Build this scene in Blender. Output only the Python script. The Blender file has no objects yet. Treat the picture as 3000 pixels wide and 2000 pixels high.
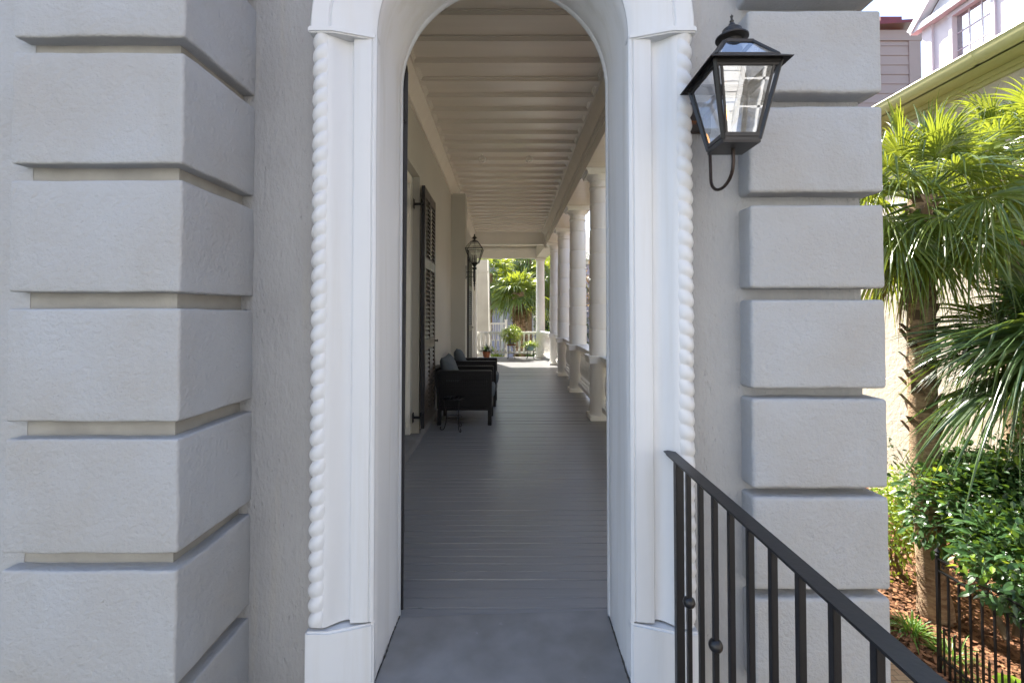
import bpy, bmesh, math, random
from mathutils import Vector, Matrix, noise
R = math.radians
PI = math.pi
C = bpy.context.scene.collection
scn = bpy.context.scene

# ------------------------------------------------------------------ camera, world, sun, exposure
cd = bpy.data.cameras.new('camera'); cam = bpy.data.objects.new('camera', cd); C.objects.link(cam)
cam.location = (0, 0, 1.515); cam.rotation_euler = (R(91.2), 0, 0)
cd.sensor_width = 36; cd.lens = 16.0; cd.shift_x = 0.0007; cd.shift_y = -0.0373
cd.clip_start = 0.05; cd.clip_end = 500
scn.camera = cam
SUN_AZ = 23.0      # degrees from +Y towards -X
SUN_EL = 47.0
w = bpy.data.worlds.new('World'); scn.world = w; w.use_nodes = True
nt = w.node_tree; nt.nodes.clear()
sky = nt.nodes.new('ShaderNodeTexSky'); sky.sky_type = 'NISHITA'; sky.sun_disc = False
sky.sun_elevation = R(SUN_EL); sky.sun_rotation = R(-SUN_AZ)
sky.air_density = 1.0; sky.dust_density = 1.6; sky.ozone_density = 1.0
bg = nt.nodes.new('ShaderNodeBackground'); bg.inputs[1].default_value = 0.10
wo = nt.nodes.new('ShaderNodeOutputWorld')
nt.links.new(sky.outputs[0], bg.inputs[0]); nt.links.new(bg.outputs[0], wo.inputs[0])
sl = bpy.data.lights.new('sun', 'SUN'); sl.energy = 3.3; sl.angle = R(0.5); sl.color = (1, .94, .84)
so = bpy.data.objects.new('sun', sl); C.objects.link(so)
sdir = Vector((-math.sin(R(SUN_AZ)) * math.cos(R(SUN_EL)), math.cos(R(SUN_AZ)) * math.cos(R(SUN_EL)), math.sin(R(SUN_EL))))
so.rotation_euler = sdir.to_track_quat('Z', 'Y').to_euler(); so.location = (0, 0, 30)
scn.view_settings.view_transform = 'Standard'; scn.view_settings.look = 'None'
scn.view_settings.exposure = 2.42; scn.view_settings.gamma = 1
scn.cycles.max_bounces = 10; scn.cycles.diffuse_bounces = 6; scn.cycles.transparent_max_bounces = 16
scn.cycles.sample_clamp_indirect = 8
scn.cycles.use_denoising = True; scn.cycles.denoising_prefilter = 'ACCURATE'

# ------------------------------------------------------------------ materials
def mat(name, col, rough=.6, var=.0, vscale=3, bump=0, bscale=80, metal=0, spec=.5, col2=None, bdist=.004,
        stretch=(1, 1, 1), pits=0, pscale=60, island=0, transl=0, tcol=None, coat=0, bump2=0, b2scale=8, stain=None, streak=None):
    m = bpy.data.materials.new(name); m.use_nodes = True
    n = m.node_tree.nodes; l = m.node_tree.links
    p = n['Principled BSDF']; out = n['Material Output']
    p.inputs['Base Color'].default_value = (*col, 1); p.inputs['Roughness'].default_value = rough
    p.inputs['Metallic'].default_value = metal; p.inputs['Specular IOR Level'].default_value = spec
    if coat: p.inputs['Coat Weight'].default_value = coat
    tc = n.new('ShaderNodeTexCoord'); mp = n.new('ShaderNodeMapping'); mp.inputs['Scale'].default_value = stretch
    geo = n.new('ShaderNodeNewGeometry')
    l.new(geo.outputs['Position'], mp.inputs[0])
    V = mp.outputs[0]
    colsock = None
    if var or col2 or island:
        c2 = col2 or tuple(c * (1 - var) for c in col)
        mx = n.new('ShaderNodeMix'); mx.data_type = 'RGBA'
        mx.inputs[6].default_value = (*col, 1); mx.inputs[7].default_value = (*c2, 1)
        if island:
            rp = n.new('ShaderNodeValToRGB'); rp.color_ramp.elements[0].position = .5 - island / 2; rp.color_ramp.elements[1].position = .5 + island / 2
            l.new(geo.outputs['Random Per Island'], rp.inputs[0])
            l.new(rp.outputs[0], mx.inputs[0])
        else:
            ns = n.new('ShaderNodeTexNoise'); ns.inputs['Scale'].default_value = vscale; ns.inputs['Detail'].default_value = 5
            l.new(V, ns.inputs['Vector'])
            rp = n.new('ShaderNodeValToRGB'); rp.color_ramp.elements[0].position = .35; rp.color_ramp.elements[1].position = .68
            l.new(ns.outputs[0], rp.inputs[0]); l.new(rp.outputs[0], mx.inputs[0])
        colsock = mx.outputs[2]
    if stain:
        sc, thr, scol = stain
        ns = n.new('ShaderNodeTexNoise'); ns.inputs['Scale'].default_value = sc; ns.inputs['Detail'].default_value = 8; ns.inputs['Roughness'].default_value = .7
        l.new(V, ns.inputs['Vector'])
        rp = n.new('ShaderNodeValToRGB'); rp.color_ramp.elements[0].position = thr; rp.color_ramp.elements[1].position = thr + .06
        l.new(ns.outputs[0], rp.inputs[0])
        mx2 = n.new('ShaderNodeMix'); mx2.data_type = 'RGBA'; l.new(rp.outputs[0], mx2.inputs[0])
        if colsock: l.new(colsock, mx2.inputs[6])
        else: mx2.inputs[6].default_value = (*col, 1)
        mx2.inputs[7].default_value = (*scol, 1); colsock = mx2.outputs[2]
    if streak:
        mps = n.new('ShaderNodeMapping'); mps.inputs['Scale'].default_value = streak[0]; l.new(geo.outputs['Position'], mps.inputs[0])
        ns = n.new('ShaderNodeTexNoise'); ns.inputs['Scale'].default_value = 1; ns.inputs['Detail'].default_value = 7; ns.inputs['Roughness'].default_value = .62
        l.new(mps.outputs[0], ns.inputs['Vector'])
        mr = n.new('ShaderNodeMapRange'); mr.inputs[1].default_value = streak[1]; mr.inputs[2].default_value = streak[1]+.16; mr.inputs[4].default_value = streak[3]
        l.new(ns.outputs[0], mr.inputs[0])
        mx3 = n.new('ShaderNodeMix'); mx3.data_type = 'RGBA'; l.new(mr.outputs[0], mx3.inputs[0])
        if colsock: l.new(colsock, mx3.inputs[6])
        else: mx3.inputs[6].default_value = (*col, 1)
        mx3.inputs[7].default_value = (*streak[2], 1); colsock = mx3.outputs[2]
    if colsock: l.new(colsock, p.inputs['Base Color'])
    last = None
    def addbump(sock, strength, dist):
        nonlocal last
        b = n.new('ShaderNodeBump'); b.inputs['Strength'].default_value = strength; b.inputs['Distance'].default_value = dist
        l.new(sock, b.inputs['Height'])
        if last: l.new(last, b.inputs['Normal'])
        last = b.outputs[0]
    if bump:
        ns = n.new('ShaderNodeTexNoise'); ns.inputs['Scale'].default_value = bscale; ns.inputs['Detail'].default_value = 6
        ns.inputs['Roughness'].default_value = .6; l.new(V, ns.inputs['Vector']); addbump(ns.outputs[0], bump, bdist)
    if bump2:
        ns = n.new('ShaderNodeTexNoise'); ns.inputs['Scale'].default_value = b2scale; ns.inputs['Detail'].default_value = 3
        l.new(V, ns.inputs['Vector']); addbump(ns.outputs[0], bump2, .02)
    if pits:
        vo = n.new('ShaderNodeTexVoronoi'); vo.inputs['Scale'].default_value = pscale; l.new(V, vo.inputs['Vector'])
        nz = n.new('ShaderNodeTexNoise'); nz.inputs['Scale'].default_value = pscale * .25; l.new(V, nz.inputs['Vector'])
        a = n.new('ShaderNodeMath'); a.operation = 'ADD'; l.new(vo.outputs['Distance'], a.inputs[0]); l.new(nz.outputs[0], a.inputs[1])
        rp = n.new('ShaderNodeValToRGB'); rp.color_ramp.elements[0].position = .50; rp.color_ramp.elements[1].position = .62
        l.new(a.outputs[0], rp.inputs[0]); addbump(rp.outputs[0], pits, .004)
    if last: l.new(last, p.inputs['Normal'])
    if transl:
        tr = n.new('ShaderNodeBsdfTranslucent'); tr.inputs[0].default_value = (*(tcol or col), 1)
        ms = n.new('ShaderNodeMixShader'); ms.inputs[0].default_value = transl
        l.new(p.outputs[0], ms.inputs[1]); l.new(tr.outputs[0], ms.inputs[2]); l.new(ms.outputs[0], out.inputs[0])
    return m

def glassmat(name, refl, tint=(1, 1, 1), rough=0.0, wavy=0):
    m = bpy.data.materials.new(name); m.use_nodes = True
    n = m.node_tree.nodes; l = m.node_tree.links; out = n['Material Output']; n.remove(n['Principled BSDF'])
    t = n.new('ShaderNodeBsdfTransparent'); t.inputs[0].default_value = (*tint, 1)
    g = n.new('ShaderNodeBsdfGlossy'); g.inputs['Roughness'].default_value = rough; g.inputs[0].default_value = (.95, .97, 1, 1)
    ms = n.new('ShaderNodeMixShader'); ms.inputs[0].default_value = refl
    if wavy:
        geo = n.new('ShaderNodeNewGeometry'); ns = n.new('ShaderNodeTexNoise'); ns.inputs['Scale'].default_value = 9
        l.new(geo.outputs['Position'], ns.inputs['Vector'])
        b = n.new('ShaderNodeBump'); b.inputs['Strength'].default_value = wavy; b.inputs['Distance'].default_value = .002
        l.new(ns.outputs[0], b.inputs['Height']); l.new(b.outputs[0], g.inputs['Normal'])
    l.new(t.outputs[0], ms.inputs[1]); l.new(g.outputs[0], ms.inputs[2]); l.new(ms.outputs[0], out.inputs[0])
    return m

M = {}
M['block'] = mat('grey_stucco_block', (.385, .402, .428), .8, var=.10, vscale=2.5, bump=.9, bscale=48, bdist=.008, pits=.45, pscale=80, bump2=.25, b2scale=5, streak=((7, 7, 1.6), .54, (.345, .35, .352), .5), col2=(.36, .36, .36), spec=.25)
M['wall'] = mat('grey_stucco_wall', (.36, .368, .378), .85, vscale=4, bump=.9, bscale=45, bdist=.012, stretch=(1, 1, .45), pits=.6, pscale=50, bump2=.3, b2scale=6, col2=(.315, .32, .328), spec=.25, stain=(5, .70, (.39, .37, .32)), streak=((14, 14, .9), .56, (.38, .362, .32), .45))
M['joint'] = mat('beige_joint_stucco', (.335, .328, .305), .85, vscale=7, bump=.5, bscale=60, bdist=.006, col2=(.26, .255, .24), spec=.2, stain=(9, .70, (.66, .62, .56)))
M['white'] = mat('white_gloss_paint', (.60, .622, .655), .42, var=.05, vscale=3, bump=.12, bscale=45, bdist=.003, stretch=(1, 1, .15), bump2=.12, b2scale=4, spec=.4, stain=(30, .745, (.42, .41, .38)), streak=((16, 16, .8), .5, (.54, .545, .545), .5))
M['reveal'] = mat('white_reveal_paint', (.74, .75, .77), .5, var=.07, vscale=5, bump=.25, bscale=28, bdist=.004, stretch=(1, 1, .12), bump2=.15, b2scale=3, spec=.4, streak=((12, 12, .7), .5, (.62, .615, .60), .6))
M['pwall'] = mat('porch_wall_paint', (.48, .465, .41), .7, var=.08, vscale=1.2, bump=.15, bscale=18, bdist=.004, bump2=.2, b2scale=1.5, spec=.3)
M['wing'] = mat('weathered_grey_wall', (.33, .31, .27), .8, var=.15, vscale=2, bump=.3, bscale=20)
M['trim'] = mat('porch_trim_paint', (.78, .76, .70), .38, var=.06, vscale=2, bump=.08, bscale=30, spec=.5)
M['ceil'] = mat('porch_ceiling_paint', (.78, .735, .655), .24, var=.06, vscale=2.5, bump=.05, bscale=10, bdist=.003, stretch=(.25, 2.5, 1), spec=.55)
M['colm'] = mat('column_paint', (.88, .87, .83), .45, var=.05, vscale=2, bump=.08, bscale=25, spec=.4)
M['sill'] = mat('slate_sill', (.185, .183, .183), .55, vscale=5, bump=.2, bscale=25, col2=(.25, .25, .255), stain=(14, .66, (.28, .28, .29)), spec=.4)
M['black'] = mat('black_iron', (.011, .011, .013), .38, bump=.25, bscale=70, bdist=.002, spec=.5, var=.3, stain=(30, .70, (.045, .03, .022)))
M['blackw'] = mat('black_painted_wood', (.020, .020, .024), .45, bump=.15, bscale=30, stretch=(1, 1, .2), spec=.5, stain=(8, .70, (.05, .042, .035)))
M['shutter'] = mat('brown_black_shutter', (.055, .042, .032), .38, bump=.1, bscale=40, spec=.6, var=.3, vscale=4)
M['lamp'] = mat('dark_bronze_sheet', (.045, .043, .043), .42, metal=.6, bump=.2, bscale=60, bdist=.002, spec=.5, stain=(25, .68, (.075, .06, .05)))
M['copper'] = mat('browned_copper_pipe', (.04, .028, .024), .4, metal=.6)
M['rust'] = mat('rusty_iron', (.05, .04, .035), .8, bump=.4, bscale=90, stain=(14, .58, (.22, .07, .02)))
M['glass'] = glassmat('lantern_glass', .34, (.97, .98, .99), wavy=.06)
M['glass2'] = glassmat('clear_lantern_glass', .12, (.93, .95, .92))
M['glass3'] = glassmat('house_window_glass', .5, (.25, .28, .33))
M['candle'] = mat('white_ceramic_tube', (.8, .8, .78), .4)
M['wicker'] = mat('dark_woven_resin', (.009, .009, .011), .5, spec=.3)
M['cushion'] = mat('slate_blue_canvas', (.10, .118, .132), .9, bump=.2, bscale=300, bdist=.001, spec=.2)
M['terra'] = mat('terracotta', (.42, .15, .07), .8, var=.25, vscale=12, bump=.1, bscale=40)
M['pot'] = mat('grey_plastic_pot', (.20, .20, .18), .45)
M['bowl'] = mat('blue_green_glaze', (.22, .34, .33), .3, var=.2, vscale=10)
M['soil'] = mat('potting_soil', (.04, .028, .02), .95, bump=.5, bscale=60, bdist=.01)
M['palm'] = mat('palm_leaf', (.15, .21, .045), .24, col2=(.05, .11, .03), island=.9, transl=.33, tcol=(.44, .50, .04), spec=.8)
M['palmdark'] = mat('deep_green_palm_leaf', (.075, .135, .04), .27, col2=(.03, .07, .025), island=.9, transl=.22, tcol=(.30, .40, .04), spec=.7)
M['palmdry'] = mat('dry_palm_leaf', (.24, .17, .08), .7, col2=(.12, .09, .04), island=.9, transl=.3, tcol=(.3, .2, .06), spec=.3)
M['trunk'] = mat('palm_trunk_fibre', (.48, .35, .22), .9, col2=(.24, .15, .095), vscale=14, bump=.8, bscale=30, bdist=.02, stretch=(1, 1, 2.5))
M['boot'] = mat('palm_boot', (.22, .15, .09), .85, col2=(.09, .06, .04), island=.9, bump=.4, bscale=40)
M['bark'] = mat('shrub_bark', (.22, .16, .10), .9, col2=(.12, .09, .06), vscale=10, bump=.7, bscale=30, bdist=.01, stretch=(1, 1, .4))
M['leaf'] = mat('glossy_shrub_leaf', (.065, .14, .045), .30, col2=(.022, .06, .022), island=.9, transl=.14, tcol=(.25, .42, .03), spec=.5)
M['leafy'] = mat('young_yellow_leaf', (.19, .30, .03), .35, col2=(.09, .20, .025), island=.9, transl=.35, tcol=(.5, .6, .05), spec=.6)
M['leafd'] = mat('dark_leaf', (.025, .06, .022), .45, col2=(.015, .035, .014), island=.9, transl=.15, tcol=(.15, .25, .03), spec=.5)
M['leafb'] = mat('bronze_leaf', (.16, .09, .045), .6, col2=(.09, .10, .03), island=.9, transl=.3, tcol=(.35, .2, .06))
M['grass'] = mat('strap_grass', (.07, .20, .03), .35, col2=(.16, .24, .05), island=.9, transl=.3, tcol=(.3, .5, .05), spec=.6)
M['potleaf'] = mat('variegated_leaf', (.22, .34, .05), .35, col2=(.42, .48, .14), island=.9, transl=.35, tcol=(.5, .6, .08), spec=.5)
M['grit'] = mat('grey_grit', (.07, .066, .06), .95, bump=.5, bscale=80)
M['mulch'] = mat('pine_mulch_ground', (.24, .11, .055), .9, col2=(.07, .035, .02), vscale=45, bump=1.0, bscale=50, bdist=.03, spec=.2)
M['chip'] = mat('mulch_chip', (.34, .17, .09), .85, col2=(.10, .05, .03), island=.9, spec=.2)
M['ground'] = mat('earth_ground', (.16, .13, .08), .95, col2=(.07, .09, .035), vscale=1.2, bump=.5, bscale=20, bdist=.03, spec=.1)
M['street'] = mat('street_asphalt', (.09, .09, .088), .9, col2=(.07, .07, .07), vscale=2, bump=.4, bscale=120, spec=.2)
M['landing'] = mat('stoop_stone', (.22, .22, .22), .8, var=.15, vscale=4, bump=.2, bscale=40)
M['cream'] = mat('cream_stucco', (.66, .60, .50), .85, var=.08, vscale=3, bump=.7, bscale=14, bdist=.02, spec=.2)
M['gutter'] = mat('cream_gutter_paint', (.58, .56, .25), .4, var=.05)
M['pinkb'] = mat('pink_clapboard', (.37, .29, .25), .65, var=.06, vscale=2, bump=.08, bscale=30)
M['redroof'] = mat('red_metal_roof', (.20, .025, .03), .5, var=.2)
M['wboard'] = mat('white_clapboard', (.50, .495, .48), .6, var=.04)
M['lilac'] = mat('lilac_clapboard', (.46, .44, .56), .65, var=.05)
M['dormer'] = mat('dormer_white', (.62, .62, .65), .5, var=.04)
M['brick'] = None

def brickmat():
    m = bpy.data.materials.new('worn_brick_paving'); m.use_nodes = True
    n = m.node_tree.nodes; l = m.node_tree.links; p = n['Principled BSDF']
    geo = n.new('ShaderNodeNewGeometry'); b = n.new('ShaderNodeTexBrick'); b.inputs['Scale'].default_value = 4.5
    b.inputs['Color1'].default_value = (.42, .27, .16, 1); b.inputs['Color2'].default_value = (.50, .36, .22, 1); b.inputs['Mortar'].default_value = (.20, .15, .10, 1)
    b.inputs['Mortar Size'].default_value = .012
    ns = n.new('ShaderNodeTexNoise'); ns.inputs['Scale'].default_value = 20; mx = n.new('ShaderNodeMix'); mx.data_type = 'RGBA'; mx.blend_type = 'MULTIPLY'; mx.inputs[0].default_value = .5
    l.new(geo.outputs['Position'], b.inputs['Vector']); l.new(geo.outputs['Position'], ns.inputs['Vector'])
    l.new(b.outputs[0], mx.inputs[6]); l.new(ns.outputs[0], mx.inputs[7]); l.new(mx.outputs[2], p.inputs[0])
    bp = n.new('ShaderNodeBump'); bp.inputs['Strength'].default_value = .5; bp.inputs['Distance'].default_value = .01; l.new(b.outputs['Fac'], bp.inputs['Height']); bp.invert = True
    l.new(bp.outputs[0], p.inputs['Normal']); p.inputs['Roughness'].default_value = .85
    return m
M['brick'] = brickmat()

def floormat():
    # painted boards that run across the porch: colour and gloss wear stretched along X
    m = bpy.data.materials.new('grey_painted_boards'); m.use_nodes = True
    n = m.node_tree.nodes; l = m.node_tree.links; p = n['Principled BSDF']
    geo = n.new('ShaderNodeNewGeometry'); mp = n.new('ShaderNodeMapping'); mp.inputs['Scale'].default_value = (.9, 12, 1)
    l.new(geo.outputs['Position'], mp.inputs[0])
    ns = n.new('ShaderNodeTexNoise'); ns.inputs['Scale'].default_value = 3; ns.inputs['Detail'].default_value = 8; ns.inputs['Roughness'].default_value = .65
    l.new(mp.outputs[0], ns.inputs['Vector'])
    mx = n.new('ShaderNodeMix'); mx.data_type = 'RGBA'; mx.inputs[6].default_value = (.185, .189, .197, 1); mx.inputs[7].default_value = (.275, .28, .29, 1)
    l.new(ns.outputs[0], mx.inputs[0])
    # scuffs and nail marks
    n3 = n.new('ShaderNodeTexNoise'); n3.inputs['Scale'].default_value = 9; n3.inputs['Detail'].default_value = 8; l.new(mp.outputs[0], n3.inputs['Vector'])
    r3 = n.new('ShaderNodeValToRGB'); r3.color_ramp.elements[0].position = .70; r3.color_ramp.elements[1].position = .78; l.new(n3.outputs[0], r3.inputs[0])
    m2 = n.new('ShaderNodeMix'); m2.data_type = 'RGBA'; l.new(r3.outputs[0], m2.inputs[0]); l.new(mx.outputs[2], m2.inputs[6]); m2.inputs[7].default_value = (.07, .07, .075, 1)
    l.new(m2.outputs[2], p.inputs['Base Color'])
    mr = n.new('ShaderNodeMapRange'); mr.inputs[3].default_value = .20; mr.inputs[4].default_value = .46
    l.new(ns.outputs[0], mr.inputs[0]); l.new(mr.outputs[0], p.inputs['Roughness'])
    b = n.new('ShaderNodeBump'); b.inputs['Strength'].default_value = .5; b.inputs['Distance'].default_value = .004
    l.new(ns.outputs[0], b.inputs['Height'])
    p.inputs['Specular IOR Level'].default_value = .55
    l.new(b.outputs[0], p.inputs['Normal'])
    return m
M['floor'] = floormat()

def flamemat():
    m = bpy.data.materials.new('gas_flame'); m.use_nodes = True; p = m.node_tree.nodes['Principled BSDF']
    p.inputs['Base Color'].default_value = (.9, .4, .08, 1); p.inputs['Emission Color'].default_value = (1, .42, .08, 1); p.inputs['Emission Strength'].default_value = 1.2
    return m
M['flame'] = flamemat()

# ------------------------------------------------------------------ mesh builder
class MB:
    def __init__(s): s.v = []; s.f = []
    def add(s, vs, fs, T=None):
        o = len(s.v)
        s.v += [tuple(T @ Vector(v)) if T else tuple(v) for v in vs]; s.f += [tuple(i + o for i in f) for f in fs]
        return s
    def box(s, x0, x1, y0, y1, z0, z1, T=None):
        return s.add([(x0,y0,z0),(x1,y0,z0),(x1,y1,z0),(x0,y1,z0),(x0,y0,z1),(x1,y0,z1),(x1,y1,z1),(x0,y1,z1)],
            [(3,2,1,0),(4,5,6,7),(0,1,5,4),(1,2,6,5),(2,3,7,6),(3,0,4,7)], T)
    def prism(s, pts, axis, a, b):
        # polygon pts (2D) extruded along axis between a and b
        def P(p, t):
            return {'x': (t, p[0], p[1]), 'y': (p[0], t, p[1]), 'z': (p[0], p[1], t)}[axis]
        n = len(pts)
        return s.add([P(p, a) for p in pts] + [P(p, b) for p in pts], [tuple(range(n))[::-1], tuple(range(n, 2*n))] + [(i, (i+1) % n, (i+1) % n + n, i + n) for i in range(n)])
    def bar(s, p, q, wx, wy, up=(0, 0, 1)):
        p = Vector(p); q = Vector(q); d = (q - p); L = d.length; d.normalize()
        u = Vector(up)
        if abs(u.dot(d)) > .98: u = Vector((0, 1, 0))
        sd = d.cross(u).normalized(); u2 = sd.cross(d)
        vs = []
        for b in (p, q):
            for a, c in ((-1,-1),(1,-1),(1,1),(-1,1)): vs.append(b + sd*wx/2*a + u2*wy/2*c)
        return s.add(vs, [(3,2,1,0),(4,5,6,7),(0,1,5,4),(1,2,6,5),(2,3,7,6),(3,0,4,7)])
    def tube(s, pts, r, n=8, caps=True):
        pts = [Vector(p) for p in pts]; rs = r if isinstance(r, (list, tuple)) else [r]*len(pts)
        o = len(s.v); pu = None
        for i, p in enumerate(pts):
            d = (pts[min(i+1, len(pts)-1)] - pts[max(i-1, 0)]).normalized()
            if pu is None:
                pu = d.orthogonal().normalized()
            else:
                pu = (pu - d*pu.dot(d)).normalized()
            v2 = d.cross(pu)
            for k in range(n):
                a = 2*PI*k/n; s.v.append(tuple(p + (pu*math.cos(a) + v2*math.sin(a))*rs[i]))
        for i in range(len(pts)-1):
            for k in range(n):
                s.f.append((o+i*n+k, o+i*n+(k+1) % n, o+(i+1)*n+(k+1) % n, o+(i+1)*n+k))
        if caps:
            s.f.append(tuple(o+k for k in range(n))[::-1]); s.f.append(tuple(o+(len(pts)-1)*n+k for k in range(n)))
        return s
    def lathe(s, prof, c=(0, 0, 0), n=24, T=None):
        # prof: list of (r, z)
        vs = []; fs = []
        for r, z in prof:
            for k in range(n):
                a = 2*PI*k/n; vs.append((c[0]+r*math.cos(a), c[1]+r*math.sin(a), c[2]+z))
        for i in range(len(prof)-1):
            for k in range(n): fs.append((i*n+k, i*n+(k+1) % n, (i+1)*n+(k+1) % n, (i+1)*n+k))
        fs.append(tuple(range(n))[::-1]); fs.append(tuple((len(prof)-1)*n+k for k in range(n)))
        return s.add(vs, fs, T)
    def build(s, name, m, parent=None, smooth=None, bevel=0, seg=2, recalc=True, loc=None):
        me = bpy.data.meshes.new(name); me.from_pydata(s.v, [], s.f)
        if bevel or recalc:
            b = bmesh.new(); b.from_mesh(me)
            if bevel:
                bmesh.ops.bevel(b, geom=[e for e in b.edges if e.is_manifold and e.calc_face_angle(0) > .5], offset=bevel, segments=seg, affect='EDGES', clamp_overlap=True)
            if recalc: bmesh.ops.recalc_face_normals(b, faces=b.faces)
            b.to_mesh(me); b.free()
        if smooth is None and bevel: smooth = 40
        if smooth:
            me.shade_smooth()
            if smooth < 180: me.set_sharp_from_angle(angle=R(smooth))
        me.materials.append(M[m] if isinstance(m, str) else m)
        o = bpy.data.objects.new(name, me); C.objects.link(o)
        if parent: o.parent = parent; 
        if parent is not None:
            o.matrix_parent_inverse = Matrix.Identity(4)
        if loc: o.location = loc
        return o

def tag(o, label=None, cat=None, group=None, kind=None):
    if label: o['label'] = label
    if cat: o['category'] = cat
    if group: o['group'] = group
    if kind: o['kind'] = kind
    return o
def empty(name, loc, rz=0, label=None, cat=None, group=None):
    o = bpy.data.objects.new(name, None); C.objects.link(o); o.location = loc; o.rotation_euler = (0, 0, rz)
    o.empty_display_size = .2
    return tag(o, label, cat, group)
def copy_tree(o, parent=None):
    c = o.copy(); C.objects.link(c)
    if parent: c.parent = parent
    for ch in [x for x in bpy.data.objects if x.parent == o]: copy_tree(ch, c)
    return c
def grp(name, parent, label=None):
    o = bpy.data.objects.new(name, None); C.objects.link(o); o.parent = parent
    if label: o['label'] = label
    return o

def rough_block(x0, x1, y0, y1, z0, z1, r=.014, step=.03, amp=.0035, seed=0, frq=7):
    """block of stucco: rounded, slightly wavy edges, as one closed grid surface"""
    def axis(a, b):
        L = b - a; n = max(2, int(round((L - 2*r)/step)))
        return [a, a+r*.3, a+r*.65] + [a + r + (L-2*r)*i/n for i in range(n+1)] + [b-r*.65, b-r*.3, b]
    X, Y, Z = axis(x0, x1), axis(y0, y1), axis(z0, z1)
    bm = bmesh.new(); cache = {}
    def vert(p):
        k = tuple(round(c, 5) for c in p)
        if k in cache: return cache[k]
        q = Vector((min(max(p[0], x0+r), x1-r), min(max(p[1], y0+r), y1-r), min(max(p[2], z0+r), z1-r)))
        d = Vector(p) - q
        if d.length > 1e-7: d = d.normalized()*r
        pos = q + d; s = Vector((seed*3.1, seed*1.7, seed*.9))
        nv = noise.noise_vector(pos*frq + s)*amp + noise.noise_vector(pos*frq*4 + s)*amp*.4
        cache[k] = bm.verts.new(pos + nv); return cache[k]
    def grid(A, B, f):
        for i in range(len(A)-1):
            for j in range(len(B)-1):
                vs = [vert(f(A[i], B[j])), vert(f(A[i+1], B[j])), vert(f(A[i+1], B[j+1])), vert(f(A[i], B[j+1]))]
                try: bm.faces.new(vs)
                except ValueError: pass
    grid(X, Z, lambda a, b: (a, y0, b)); grid(X, Z, lambda a, b: (a, y1, b))
    grid(Y, Z, lambda a, b: (x0, a, b)); grid(Y, Z, lambda a, b: (x1, a, b))
    grid(X, Y, lambda a, b: (a, b, z0)); grid(X, Y, lambda a, b: (a, b, z1))
    bmesh.ops.recalc_face_normals(bm, faces=bm.faces)
    return bm
def build_bm(bm, name, m, parent=None, smooth=True):
    me = bpy.data.meshes.new(name); bm.to_mesh(me); bm.free()
    if smooth: me.shade_smooth()
    me.materials.append(M[m]); o = bpy.data.objects.new(name, me); C.objects.link(o)
    if parent: o.parent = parent
    return o

GZ = -1.45           # garden level
XL, XR, ZS = -.562, .489, 2.665     # opening of the arch
XC, RA = (XL+XR)/2, (XR-XL)/2
YF, YW, YB = 1.884, 1.98, 2.32      # surround inner edge, wall face, back of wall

# ------------------------------------------------------------------ the ground
g = MB(); g.add([(-150,-150,GZ-.02),(150,-150,GZ-.02),(150,250,GZ-.02),(-150,250,GZ-.02)], [(0,1,2,3)])
tag(g.build('ground', 'ground'), kind='structure')
g = MB(); g.add([(-40,-9.4,GZ-.012),(40,-9.4,GZ-.012),(40,-1.6,GZ-.012),(-40,-1.6,GZ-.012)], [(0,1,2,3)])
tag(g.build('street', 'street'), kind='structure')
g = MB(); N = 60
vs = []; fs = []
for j in range(N+1):
    for i in range(N+1):
        x = 3.43 + 2.6*i/N; y = -1.0 + 14*j/N
        vs.append((x, y, GZ + .012 + .03*noise.noise(Vector((x*2, y*2, 0))) + (.02 if i else 0)))
for j in range(N):
    for i in range(N): fs.append((j*(N+1)+i, j*(N+1)+i+1, (j+1)*(N+1)+i+1, (j+1)*(N+1)+i))
g.add(vs, fs); tag(g.build('mulch_bed', 'mulch', smooth=180), kind='structure')
g = MB(); g.box(1.62, 3.44, -1.6, 14, GZ-.1, GZ+.012)
tag(g.build('brick_path', 'brick'), kind='structure')
random.seed(3); g = MB()
for i in range(9000):
    x = random.uniform(3.45, 5.6); y = random.uniform(2.6, 7.5)
    L = random.uniform(.012, .035); wd = L*random.uniform(.3, .6); a = random.random()*PI; t = random.uniform(-.5, .5)
    z = GZ + .045 + .03*noise.noise(Vector((x*2, y*2, 0))) + random.uniform(0, .012)
    ca, sa = math.cos(a), math.sin(a)
    g.add([(x-ca*L-sa*wd, y-sa*L+ca*wd, z), (x+ca*L-sa*wd, y+sa*L+ca*wd, z+t*L), (x+ca*L+sa*wd, y+sa*L-ca*wd, z+t*L+.004), (x-ca*L+sa*wd, y-sa*L-ca*wd, z+.004)], [(0,1,2,3)])
tag(g.build('bark_mulch', 'chip', recalc=False), 'reddish bark mulch scattered under the palms', 'mulch', kind='stuff')

# ------------------------------------------------------------------ the house
house = empty('stucco_house', (0, 0, 0), label='pale grey stucco house with rusticated corners, white rope-moulded arch and long columned porch', cat='house')

def wx(y): return -1.085 - .013*(y - 4.5)      # porch wall line
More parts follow.
